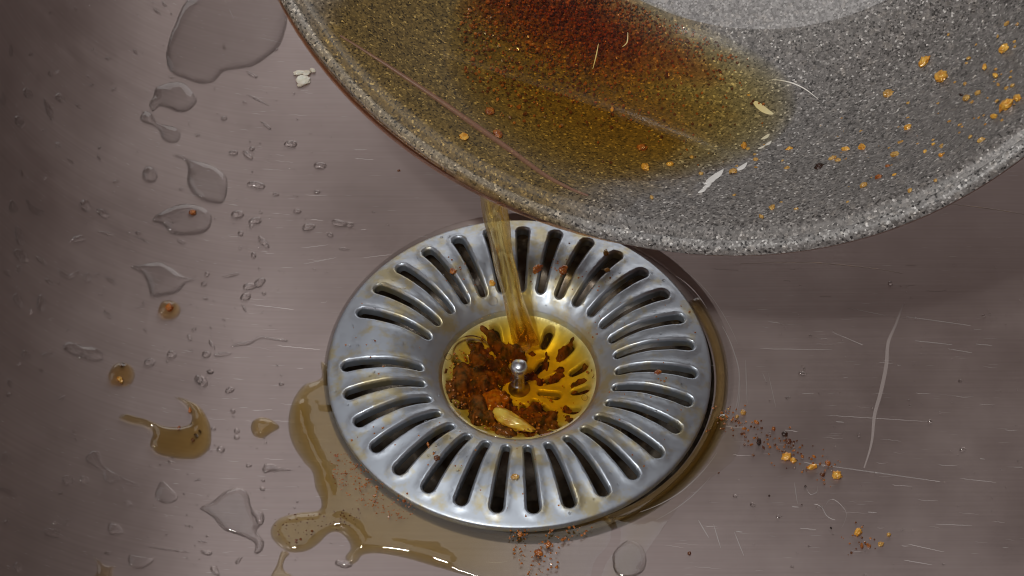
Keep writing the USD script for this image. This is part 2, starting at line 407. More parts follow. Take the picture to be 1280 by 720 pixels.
# ------------------------------------------------------------------ the sink
DRX, DRY = 0.0022, 0.0002      # the drain's centre; the strainer sits a little to the left of it
sink_prim = thing('sink_basin', 'brushed stainless steel sink basin with drain recess and rising left wall', 'sink', kind='structure')
R_HOLE = 0.0446
outer_rect = shapely.box(-0.1132, -0.16, 0.22, 0.30)
hole = Point(DRX, DRY).buffer(R_HOLE, 90)
floor_poly = outer_rect.difference(hole)
fp = [ring_points(floor_poly, 0.0026), ring_points(hole, 0.0022), ring_points(hole.buffer(0.002), 0.003).reshape(-1, 2), grid_points(outer_rect.difference(hole.buffer(0.0045)), 0.006)]
edge_x = np.arange(-0.1132, X_FIL + 0.004, 0.0025)
fp.append(np.array([(x, y) for x in edge_x for y in np.arange(-0.158, 0.30, 0.006)]))
FPt = np.unique(np.round(np.vstack(fp), 7), axis=0)
tri = Delaunay(FPt).simplices
c = FPt[tri].mean(1)
tri = tri[~shapely.contains_xy(hole.buffer(-1e-6), c[:, 0], c[:, 1])]
a_, b_, d_ = FPt[tri[:, 0]], FPt[tri[:, 1]], FPt[tri[:, 2]]
cr = (b_[:, 0] - a_[:, 0]) * (d_[:, 1] - a_[:, 1]) - (b_[:, 1] - a_[:, 1]) * (d_[:, 0] - a_[:, 0])
tri = tri[np.abs(cr) > 1e-12]; cr = cr[np.abs(cr) > 1e-12]
tri[cr < 0] = tri[cr < 0][:, ::-1]
obj('basin_floor', trimesh.Trimesh(np.c_[FPt, sink_z(FPt[:, 0])], tri, process=False), sink_steel, sink_prim, label='brushed steel basin floor curving up into the left wall')
zt = float(sink_z(-0.1132))
obj('basin_wall', strip(np.array([[(-0.1132 - 0.012 * k, y, zt + 0.035 * k) for y in np.linspace(-0.16, 0.30, 24)] for k in range(5)]), False), sink_steel, sink_prim)
# the pressed recess and the drain cup below it
obj('drain_recess', lathe([(R_HOLE * 1000 * MM, 0), (0.0443, -0.00008), (0.0439, -0.0003), (0.0434, -0.0006), (0.0430, -0.0008), (0.0427, -0.0009), (0.0425, -0.0011), (0.0423, -0.0013), (0.0412, -0.0014), (0.0402, -0.0015)], 200, (DRX, DRY)), sink_steel, sink_prim)
obj('drain_cup', lathe([(0.0402, -0.0015), (0.0400, -0.003), (0.0396, -0.009), (0.036, -0.0125), (0.030, -0.0145), (0.024, -0.0155), (0.022, -0.03), (0.0001, -0.03)], 160, (DRX, DRY)), drain_steel, sink_prim, label='greasy dark drain cup under the strainer')


def ribbon(pts, width, lift=0.00003, n=40, z=sink_z):
    """A scratch: a thin raised burr that follows the basin's surface."""
    p = np.array([on_sink(*q)[:2] for q in pts])
    t = np.linspace(0, len(p) - 1, n)
    q = np.c_[PchipInterpolator(range(len(p)), p[:, 0])(t), PchipInterpolator(range(len(p)), p[:, 1])(t)]
    g = np.gradient(q, axis=0); g /= np.linalg.norm(g, axis=1, keepdims=True) + 1e-12
    nrm = np.c_[-g[:, 1], g[:, 0]]
    w = width * (0.25 + 0.75 * np.sin(np.linspace(0.08, math.pi - 0.08, n)))[:, None] / 2
    zz = sink_z(q[:, 0])
    return strip(np.stack([np.c_[q - nrm * w, zz + 0.000006], np.c_[q, zz + lift], np.c_[q + nrm * w, zz + 0.000006]], 1), False)


SCR = [  # straight scratches in the steel, right of the drain: pixel ends, width in px
    (1133, 396, 1213, 407, 2.0), (1144, 426, 1190, 431, 2.0), (1185, 436, 1215, 441, 1.6), (1220, 430, 1240, 432, 2), (1005, 578, 1175, 602, 2.2), (950, 436, 1040, 437, 1.0),
    (1040, 415, 1078, 431, 1.2), (1033, 519, 1160, 527, 1.0), (1045, 527, 1055, 528, 2.5), (1003, 492, 1017, 492, 1.6), (960, 402, 975, 404, 1.6), (1200, 598, 1245, 603, 1.2), (1225, 573, 1231, 574, 2.5),
    (873, 650, 886, 672, 2.0), (892, 655, 901, 685, 1.8), (993, 603, 997, 630, 1.6), (960, 466, 970, 510, 1.3), (953, 466, 958, 478, 1), (932, 450, 934, 505, 1.8), (918, 665, 930, 695, 1.5),
    (1060, 385, 1110, 395, 0.9), (1135, 680, 1180, 690, 0.9), (1170, 655, 1215, 657, 1.2), (1085, 640, 1096, 641, 1.5), (990, 633, 998, 634, 2.4), (920, 664, 928, 665, 2.2), (1000, 660, 1020, 662, 1.2), (1130, 700, 1165, 706, 1.1),
    (372, 48, 395, 55, 1.2), (322, 48, 352, 54, 1.2), (280, 0, 292, 25, 1.2), (310, 380, 367, 387, 1.1), (347, 432, 400, 437, 1.0), (380, 330, 420, 322, 0.9), (455, 322, 490, 318, 0.9), (290, 515, 340, 512, 0.9), (377, 310, 410, 306, 0.8)]
for x0, y0, x1, y1, w in SCR:
    obj('scratch', ribbon([(x0, y0), ((x0 + x1) / 2, (y0 + y1) / 2), (x1, y1)], w * 0.00011, n=14), scratch_steel, sink_prim)
for _ in range(34):     # short fine ones, along the brushing
    x, y = rng.uniform(880, 1275), rng.uniform(395, 715)
    if rng.random() < 0.3:
        x, y = rng.uniform(250, 470), rng.uniform(60, 330)
    l = rng.uniform(4, 26)
    obj('scratch', ribbon([(x, y), (x + l / 2, y + l * 0.05), (x + l, y + l * rng.uniform(0.0, 0.14))], rng.uniform(0.45, 0.9) * 0.00012, n=6), scratch_steel, sink_prim)
obj('curled_scratch', merge([ribbon([(1018, 630), (1027, 634), (1034, 645), (1044, 650)], 0.00018), ribbon([(1030, 636), (1040, 624), (1052, 632), (1058, 642), (1052, 660)], 0.0001),
                             ribbon([(1008, 610), (1014, 618), (1021, 615), (1022, 608)], 0.00013)]), scratch_steel, sink_prim)
fine = []
for _ in range(210):
    x, y = rng.uniform(240, 1278), rng.uniform(20, 715)
    if math.hypot((x - 660) / 1.0, (y - 468) / 0.82) < 275 or (y < 330 and x > 420):
        continue
    l = rng.uniform(5, 34)
    fine.append(ribbon([(x, y), (x + l / 2, y + l * 0.04), (x + l, y + l * rng.normal(0.06, 0.05))], rng.uniform(0.2, 0.45) * 0.00012, n=5))
obj('fine_scratches', merge(fine), scratch_steel, sink_prim, kind='stuff', label='dense hair fine scratches along the brushing of the basin floor')
for pts, w in [([(903, 408), (916, 436), (924, 466), (922, 500), (914, 524)], 0.0005), ([(925, 478), (924, 500), (920, 522)], 0.0004), ([(845, 345), (866, 362), (884, 386)], 0.00045), ([(800, 640), (840, 622), (872, 596), (896, 566)], 0.0005), ([(820, 650), (858, 626), (888, 596)], 0.0003), ([(850, 335), (880, 360), (905, 395), (922, 430)], 0.00025)]:
    obj('curled_scratch', ribbon(pts, w * 0.5), scratch_steel, sink_prim)
obj('smear_streak', ribbon([(1129, 380), (1120, 405), (1110, 430), (1108, 455), (1101, 490), (1093, 520), (1090, 550), (1080, 585)], 0.0008, 0.00002, 60), smear_film, sink_prim, label='long pale upright smear on the basin floor')
obj('dark_hairline', ribbon([(925, 330), (1000, 328), (1070, 333), (1128, 342)], 0.00016), drain_steel, sink_prim)
obj('dark_hairline', ribbon([(1185, 255), (1230, 260), (1280, 268)], 0.0002), drain_steel, sink_prim)

# ------------------------------------------------------------------ the strainer
RS = 0.0415
LIFT = 0.0008
prof = PchipInterpolator(np.array([0, 6, 9.5, 12.5, 15, 17.2, 18.5, 20, 22, 25, 29, 33, 37.5, 40, 41.2, 41.5]) * MM,
                         np.array([-8.2, -8.1, -7.7, -6.6, -4.9, -2.9, -1.5, -0.35, 0.75, 2.0, 2.75, 2.55, 1.55, 0.95, 0.6, 0.35]) * MM + LIFT)


def slot(ang, r0, r1, w0, w1):
    c0, c1 = Point(r0 + w0, 0).buffer(w0, 16), Point(r1 - w1, 0).buffer(w1, 16)
    return affinity.rotate(shapely.union(c0, c1).convex_hull, ang, origin=(0, 0))


def plate(r_in, r_out, slots, roll, depth, gstep, rim=False):
    """A pressed sheet round the axis with rolled-over slots."""
    allslots = shapely.union_all(slots)
    pts = [ring_points(allslots, 0.00042)]
    nb = len(pts[0])
    for f in (0.12, 0.35, 0.7, 1.05):
        pts.append(ring_points(allslots.buffer(roll * f), 0.00055))
    rs = np.arange(r_in, r_out + 1e-9, gstep) if r_in > 0 else np.arange(gstep, r_out + 1e-9, gstep)
    rs = np.r_[rs, r_out, max(r_in, 1e-6)]
    if rim:
        rs = np.r_[rs[rs < r_out - 0.0014], r_out, max(r_in, 1e-6), r_out - 0.00028, r_out - 0.0006, r_out - 0.0011]
    far = allslots.buffer(roll * 1.35)
    for r in rs:
        n = max(6, int(2 * math.pi * r / gstep))
        if abs(r - r_out) < 1e-9 or abs(r - r_in) < 1e-9:
            n = max(n, 480)
        if rim and r > r_out - 0.0012:
            n = 480
        a = np.arange(n) * 2 * np.pi / n
        q = np.c_[r * np.cos(a), r * np.sin(a)]
        pts.append(q[~shapely.contains_xy(far, q[:, 0], q[:, 1])])
    P = np.vstack(pts)
    keep = np.ones(len(P), bool)
    for i, j in sorted(cKDTree(P).query_pairs(0.00012)):
        if keep[i] and j >= nb:
            keep[j] = False
    P = P[keep]
    tri = Delaunay(P).simplices
    c = P[tri].mean(1)
    rr = np.hypot(*c.T)
    tri = tri[~shapely.contains_xy(allslots, c[:, 0], c[:, 1]) & (rr > r_in * 0.9999 - 1e-9)]
    a, b, d = P[tri[:, 0]], P[tri[:, 1]], P[tri[:, 2]]
    cr = (b[:, 0] - a[:, 0]) * (d[:, 1] - a[:, 1]) - (b[:, 1] - a[:, 1]) * (d[:, 0] - a[:, 0])
    ok = np.abs(cr) > 1e-14
    tri, cr = tri[ok], cr[ok]
    tri[cr < 0] = tri[cr < 0][:, ::-1]
    d = shapely.distance(allslots, shapely.points(P)); d[:nb] = 0
    q = np.clip(1 - d / roll, 0, 1)
    z = prof(np.hypot(*P.T)) + 0.00022 * np.exp(-((d - roll * 1.15) / (roll * 0.6)) ** 2) - roll * 0.85 * (1 - np.sqrt(np.clip(1 - q ** 2, 0, 1)))
    z = z + 0.00012 * (meshkit.fbm(np.c_[P * 90, np.zeros(len(P))], 2, 5) - 0.5)
    n = len(P)
    es = {(int(x), int(y)) for x, y in np.vstack([tri[:, [0, 1]], tri[:, [1, 2]], tri[:, [2, 0]]])}
    bd = np.array([(x, y) for x, y in es if (y, x) not in es])
    rb = np.hypot(*P[bd[:, 0]].T)
    skirt = bd[(rb > r_in + 1e-5) | (r_in == 0)]
    drop = np.where(np.abs(np.hypot(*P.T) - r_out) < 1e-6, 0.0011 if rim else 0.0002, depth)
    low = np.c_[P, z - drop]
    f = np.vstack([tri, np.c_[skirt[:, 0], skirt[:, 0] + n, skirt[:, 1]], np.c_[skirt[:, 1], skirt[:, 0] + n, skirt[:, 1] + n]])
    t = trimesh.Trimesh(np.vstack([np.c_[P, z], low]), f, process=False)
    t.remove_unreferenced_vertices()
    return t


STEP = 360 / 31
slots = [slot(181.5 + STEP * k, 0.0210, 0.0382, 0.00075, 0.00128) for k in range(30)]
inner = [slot(51 - 32.7 * k, 0.0043, 0.0094, 0.00055, 0.00095) for k in range(11)]
outer = [slot(63 - 24 * k, 0.0116, 0.0156, 0.0007, 0.0010) for k in range(15)]
strainer = thing('drain_strainer', 'round slotted steel drain strainer with central bowl and knob set in the sink', 'strainer')
ring_m = plate(0.0168, RS, slots, 0.00065, 0.0016, 0.0008, True)
obj('slotted_ring', ring_m, strainer_steel, strainer)
obj('bowl', plate(0.0, 0.0168, inner + outer, 0.0005, 0.0012, 0.0007), bowl_steel, strainer, label='round perforated bowl in the middle of the strainer, filled with oil')
kp = [(0.0024, -0.0083), (0.0024, -0.0078), (0.0012, -0.0072), (0.0011, -0.0025), (0.00125, -0.0016), (0.0017, -0.0011), (0.00188, -0.0003), (0.00175, 0.0005), (0.0013, 0.00105), (0.0007, 0.0013), (0.00001, 0.00137)]
obj('knob', lathe([(r, z + LIFT) for r, z in kp], 40), knob_steel, strainer)

# oil standing in the bowl
Z_BOWL = -0.0026 + LIFT
R_OIL = 0.01745
rr_ = np.r_[np.linspace(0.0001, R_OIL - 0.001, 16), np.linspace(R_OIL - 0.0008, R_OIL + 0.00015, 6)]
n_ = 120
aa = np.arange(n_) * 2 * np.pi / n_
top = []
for r in rr_:
    x, y = r * np.cos(aa), r * np.sin(aa)
    z = Z_BOWL + 0.00035 * np.clip((r - R_OIL + 0.0012) / 0.0012, 0, 1) ** 2 + 0.00035 * (meshkit.fbm(np.c_[x * 230, y * 230, 0 * x], 2, 3) - 0.5)
    dl = np.hypot(x - 0.0012, y - 0.0055)
    z = z + 0.0003 * np.cos(dl / 0.0011) * np.exp(-dl / 0.004)
    top.append(np.c_[x, y, z])
bot = [np.c_[r * np.cos(aa), r * np.sin(aa), np.full(n_, float(prof(r)) - 0.00025)] for r in rr_[::-1]]
bo = strip(np.array(top + bot), True)
if bo.volume < 0:
    bo.invert()
obj('bowl_oil', bo, bowl_oil, label='yellow frying oil pooled in the strainer bowl around the knob', category='oil')

# ------------------------------------------------------------------ the pan
RIM_PX = np.array([(346, 0), (376, 46), (415, 92), (472, 147), (531.6, 201.6), (605, 250), (678, 277), (765, 298), (829, 311), (862, 316), (920, 317.5), (1009, 314), (1101, 293), (1192, 254), (1280, 192)], float)
PT, PPHI = math.radians(43), math.radians(-121.7)
hd = np.array([math.cos(PPHI), math.sin(PPHI), 0])
PN = hd * math.sin(PT) + np.array([0, 0, 1]) * math.cos(PT)      # the pan's axis
PU = hd * math.cos(PT) - np.array([0, 0, 1]) * math.sin(PT)      # towards its lowest point
PV = np.cross(PN, PU)
PR = 0.1112
POUR = at_height(624, 257.5, 0.045)
PC = POUR - PR * PU


def rim_local(px, py):
    d = ray(px, py)
    s = ((PC - CC) @ PN) / (d @ PN)
    q = CC + d * s - PC
    return math.atan2(q @ PV, q @ PU), math.hypot(q @ PV, q @ PU)


_t = np.array(sorted(rim_local(*p) for p in RIM_PX))
_th = np.r_[_t[0, 0] - 1.2, _t[0, 0] - 0.5, _t[:, 0], _t[-1, 0] + 0.5, _t[-1, 0] + 1.2]
_fr = np.r_[1, 1 + (_t[0, 1] / PR - 1) * 0.8, _t[:, 1] / PR, 1 + (_t[-1, 1] / PR - 1) * 0.8, 1]
_fit = np.polynomial.Polynomial.fit(_th[1:-1], _fr[1:-1], 6)


def out_of_round(th):
    th = (np.asarray(th) + math.pi) % (2 * math.pi) - math.pi
    lo, hi = _t[0, 0], _t[-1, 0]
    v = _fit(np.clip(th, lo, hi)) - 1
    fade = np.where(th < lo, np.exp(-((lo - th) / 0.7) ** 2), np.where(th > hi, np.exp(-((th - hi) / 0.7) ** 2), 1))
    return 1 + v * fade


print('PAN', PC, 'R', PR, 'theta', _t[:, 0].round(2), 'fr', (_t[:, 1] / PR).round(3))


def pan_world(r, th, z):
    """Pan coordinates: radius, angle from the pouring point, height along the axis from the rim's plane."""
    r, th, z = np.broadcast_arrays(np.asarray(r, float), th, z)
    k = 1 + (out_of_round(th) - 1) * np.clip(r / PR, 0, 1) ** 2
    return PC + (r * k)[..., None] * (np.cos(th)[..., None] * PU + np.sin(th)[..., None] * PV) + z[..., None] * PN


H_PAN, R_FLOOR = 0.044, 0.056
_pr = np.array([0, 20, 40, 54, 60, 66, 72, 80, 88, 95, 101, 104.5, 106]) * MM
_pz = np.array([-43.0, -43.2, -43.7, -44, -43.9, -43.0, -41.0, -35.8, -27.5, -17.4, -7.4, -2.2, -0.6]) * MM
inside = PchipInterpolator(_pr, _pz)
PS = 420
pth = np.arange(PS) * 2 * np.pi / PS


def pan_lathe(prof_):
    return strip(np.stack([pan_world(r, pth, z) for r, z in prof_]), True)


pan = thing('frying_pan', 'grey speckled frying pan tilted over the drain, pouring out its oil', 'frying pan')
R_IN = 0.1084 - 0.0002
R_BASE = 0.0622
rs_ = np.linspace(R_BASE, R_IN, 46)
obj('pan_wall', pan_lathe([(r, float(inside(min(r, 0.106)))) for r in rs_]), pan_coat, pan)
rs0 = np.linspace(0.0001, R_BASE, 22)
obj('pan_floor', pan_lathe([(r, float(inside(r))) for r in rs0]), floor_coat, pan, label='paler worn flat floor of the pan')
z_i = float(inside(0.106))
rim_prof = [(R_IN, z_i), (R_IN + 0.0001, z_i + 0.0004), (R_IN + 0.0004, -0.00002), (R_IN + 0.0010, 0.0002), (R_IN + 0.0018, 0.00025), (PR - 0.0009, 0.0000), (PR - 0.0003, -0.0003), (PR, -0.0008)]
obj('pan_rim', pan_lathe(rim_prof), rim_coat, pan, label='rounded paler speckled rim')
obj('pan_outside', pan_lathe([(PR, -0.0008), (PR + 0.0001, -0.0014), (PR - 0.0004, -0.0026), (0.1070, -0.006), (0.1045, -0.009), (0.100, -0.019), (0.094, -0.0285), (0.085, -0.0395), (0.076, -0.0455), (0.066, -0.0475), (0.05, -0.048), (0.0001, -0.048)]),
    pan_outside, pan, label='brown stained outside of the pan')

# oil in the pan: what lies below the level of the pouring lip
Z_POOL = 0.0470


def pan_solid():
    k = [(0.0001, float(inside(0)) - 0.0003)] + [(r, float(inside(min(r, 0.106))) - 0.0003) for r in np.linspace(0.004, R_IN, 60)] + [(R_IN + 0.0009, -0.0004), (PR - 0.0009, -0.0004), (PR - 0.0003, -0.0005), (PR - 0.0002, 0.03), (0.0001, 0.03)]
    m = pan_lathe(k)
    v, f = np.array(m.vertices), np.array(m.faces)
    n = len(k)
    v = np.vstack([v, v[:PS].mean(0), v[(n - 1) * PS:].mean(0)])
    q = np.arange(PS)
    f = np.vstack([f, np.stack([(q + 1) % PS, q, np.full(PS, n * PS)], -1), np.stack([(n - 1) * PS + q, (n - 1) * PS + (q + 1) % PS, np.full(PS, n * PS + 1)], -1)])
    t = trimesh.Trimesh(v, f, process=False)
    if t.volume < 0:
        t.invert()
    return manifold3d.Manifold(manifold3d.Mesh(np.array(t.vertices, np.float32), np.array(t.faces, np.uint32)))


pool = pan_solid().trim_by_plane([0, 0, -1], -Z_POOL)
pm = pool.to_mesh()
print('POOL', pool.status(), pool.volume(), len(pm.tri_verts))
pool_t = trimesh.Trimesh(pm.vert_properties[:, :3], pm.tri_verts, process=False)
obj('pan_oil', pool_t, pan_oil, smooth=20, label='deep brown and amber frying oil pooled against the pouring side of the pan', category='oil')


def on_pan(px, py):
    """The point of the pan's inside seen at a pixel, with the pan's normal there."""
    d = ray(px, py)
    s0 = ((PC - CC) @ PN) / (d @ PN)
    ss = np.linspace(s0, s0 + 0.08, 600)
    q = CC + d[None] * ss[:, None] - PC
    r, th, z = np.hypot(q @ PU, q @ PV), np.arctan2(q @ PV, q @ PU), q @ PN
    below = z < inside(np.clip(r / out_of_round(th), 0, 0.106))
    i = int(np.argmax(below)) if below.any() else 0
    g = (float(inside(min(r[i] + 5e-4, 0.106))) - float(inside(max(min(r[i], 0.106) - 5e-4, 0)))) / 1e-3
    nrm = PN - g * (np.cos(th[i]) * PU + np.sin(th[i]) * PV)
    return CC + d * ss[i], nrm / np.linalg.norm(nrm)


def turned(m, p, n):
    """The mesh, modelled upright at the origin, set on a surface with normal n at p."""
    a = np.cross([0.31, 0.95, 0.05], n); a /= np.linalg.norm(a)
    b = np.cross(n, a)
    v = np.array(m.vertices)
    return trimesh.Trimesh(p + v[:, :1] * a + v[:, 1:2] * b + v[:, 2:] * n, m.faces, process=False)


# ------------------------------------------------------------------ the falling oil
LAND = at_height(657, 420, Z_BOWL)
lip = POUR
pth_pts, wid, thk, twist = [], [], [], []
TH0 = -0.052
A1 = pan_world(PR - 0.0016, TH0, 0.00045)
A2 = pan_world(PR + 0.0003, TH0, -0.0010)
A3 = pan_world(PR - 0.0020, TH0, -0.0062)
start = A3
ctrl = [A1, A2, A3 + np.array([0, -0.0005, -0.0005])]
drop = []
for s in np.linspace(0.06, 1, 26):
    z = start[2] - 0.0012 + (Z_BOWL - 0.0012 - start[2]) * s
    u_ = s ** 1.45
    drop.append([start[0] + (LAND[0] - start[0]) * u_, start[1] + (LAND[1] - start[1]) * u_, z])
path = np.array(ctrl + drop)
t_ = np.linspace(0, len(path) - 1, 120)
path = np.c_[[PchipInterpolator(np.arange(len(path)), path[:, k])(t_) for k in range(3)]].T
arc = np.r_[0, np.cumsum(np.linalg.norm(np.diff(path, axis=0), axis=1))]; arc /= arc[-1]
W_ = np.interp(arc, [0, 0.10, 0.16, 0.24, 0.45, 0.7, 0.92, 1], [0.0056, 0.0052, 0.0040, 0.0033, 0.0026, 0.0022, 0.0023, 0.0031])
T_ = np.interp(arc, [0, 0.10, 0.2, 0.35, 0.6, 1], [0.0004, 0.0006, 0.0011, 0.0015, 0.0017, 0.0022])
n_ = 96
ang = np.arange(n_) * 2 * np.pi / n_
tg = np.gradient(path, axis=0); tg /= np.linalg.norm(tg, axis=1, keepdims=True)
wd = PV - (tg @ PV)[:, None] * tg; wd /= np.linalg.norm(wd, axis=1, keepdims=True)
nd = np.cross(tg, wd)
rings = []
for i in range(len(path)):
    flute = 1 + 0.15 * np.clip((arc[i] - 0.15) / 0.2, 0, 1) * (np.sin(4 * ang + 3.0 * arc[i]) + 0.15 * np.sin(7 * ang - 1.5 * arc[i] + 1)) + 0.05 * math.sin(arc[i] * 23)
    rings.append(path[i] + (W_[i] * flute * np.cos(ang))[:, None] * wd[i] + (T_[i] * flute * np.sin(ang))[:, None] * nd[i])
sm = strip(np.array(rings), True, True)
if sm.volume < 0:
    sm.invert()
obj('oil_stream', sm, oil_stream_m, label='amber stream of oil falling from the pan rim into the strainer bowl', category='oil stream')
cling_m = wet_mat('clinging_brown_oil', (0.72, 0.42, 0.10), 700.0, 1.42, 0.2)
# oil clinging along the outside of the rim
cl = []
for k, th in enumerate(np.linspace(-0.85, 0.30, 70)):
    w = math.sin(math.pi * k / 69) ** 0.6
    cpt = pan_world(PR - 0.0004, th, -0.0022)
    dr = np.cos(th) * PU + np.sin(th) * PV
    rr = 0.0015 * w + 0.0001
    cl.append([cpt + rr * (math.cos(a) * dr + 1.7 * math.sin(a) * PN) for a in np.arange(12) * 2 * math.pi / 12])
sm = strip(np.array(cl), True, True)
if sm.volume < 0:
    sm.invert()
obj('clinging_oil', sm, cling_m, label='dark oil clinging along the outside of the pan rim either side of the stream', category='oil')

# ------------------------------------------------------------------ puddles on the basin
strain_disc = Point(0, 0).buffer(RS - 0.0004, 90)


def fz(pts, ox, oy, s):
    return [(ox + x * s, oy + y * s) for x, y in pts]


main_px = [(409, 455), (401, 473), (379, 482), (365, 503), (360, 529), (365, 554), (379, 577), (390, 590), (394, 610), (401, 626), (398, 638), (374, 641), (349, 648), (338, 662), (342, 676), (360, 690), (383, 689), (399, 679), (410, 668), (421, 665),
           (432, 672), (438, 685), (431, 697), (438, 706), (447, 702), (454, 694), (473, 692), (507, 698), (549, 710), (600, 724), (680, 736), (735, 730), (752, 700), (768, 672), (752, 640), (650, 600), (500, 560)]
main = px_poly(main_px, 260)
main = main.difference(strain_disc.buffer(-0.0030)).buffer(0)
main = max(getattr(main, 'geoms', [main]), key=lambda g: g.area)


def recess_base(x, y):
    """Basin height with the drain's recess."""
    r = np.hypot(np.asarray(x) - DRX, np.asarray(y) - DRY)
    return sink_z(x) + np.interp(r, [0.0424, 0.0427, 0.0430, 0.0434, 0.0439, 0.0443, 0.0446], [-0.0014, -0.0009, -0.0008, -0.0006, -0.0003, -0.00008, 0])


def basin_liquid(poly, h, edge, **kw):
    """Puddle whose top is level over the recess."""
    m = liquid(poly, h, edge, sink_base, **kw)
    v = np.array(m.vertices); n = len(v) // 2
    v[n:, 2] += recess_base(v[n:, 0], v[n:, 1]) - sink_z(v[n:, 0])
    m.vertices = v
    return m


obj('oil_puddle', basin_liquid(main, 0.0013, 0.0032, step=0.0006, ripple=0.30, seed=2, fade=(-0.018, 0.010), ridges=[(LineString([on_sink(*q)[:2] for q in pts_]), a_m, w_m) for pts_, a_m, w_m in (([(374, 510), (378, 535), (390, 565), (403, 592), (410, 618), (404, 634)], 0.0007, 0.0011), ([(410, 668), (425, 655), (445, 668), (455, 685), (500, 688), (560, 704)], 0.0005, 0.0012))]), puddle_oil, label='large brown oil puddle along the left and near side of the strainer', category='oil puddle')
aa_ = np.radians(np.linspace(-78, 28, 90))
groove = np.array([[(DRX + r * math.cos(a), DRY + r * math.sin(a), z) for r, z in ((0.0405, -0.0018), (0.0406, -0.0004), (0.0418, -0.00045), (0.0429, -0.0006), (0.0434, -0.0008), (0.0430, -0.0016))] for a in aa_])
gm = strip(groove, True, True)
if gm.volume < 0:
    gm.invert()
obj('groove_oil', gm, dark_oil, label='brown oil lying in the drain groove right of the strainer', category='oil')
film_px = [(745, 655), (790, 640), (830, 612), (862, 580), (884, 545), (897, 520), (915, 520), (935, 540), (925, 575), (895, 600), (868, 622), (845, 648), (815, 690), (790, 735), (730, 735), (748, 700)]
film = px_poly(film_px, 160).difference(strain_disc).difference(main.buffer(0.0002)).buffer(0)
film = max(getattr(film, 'geoms', [film]), key=lambda g: g.area)
obj('oil_film', basin_liquid(film, 0.00028, 0.009, step=0.0011, ripple=0.2, seed=4), film_oil, label='thin brownish oil film right of the near end of the strainer', category='oil film')
obj('oil_puddle', liquid(px_poly([(356, 700), (362, 692), (352, 689), (346, 705), (338, 730), (375, 740), (368, 722), (355, 712)], 60), 0.0007, 0.0007, sink_base), dark_oil, label='small brown oil tail at the bottom edge below the large puddle', category='oil puddle')

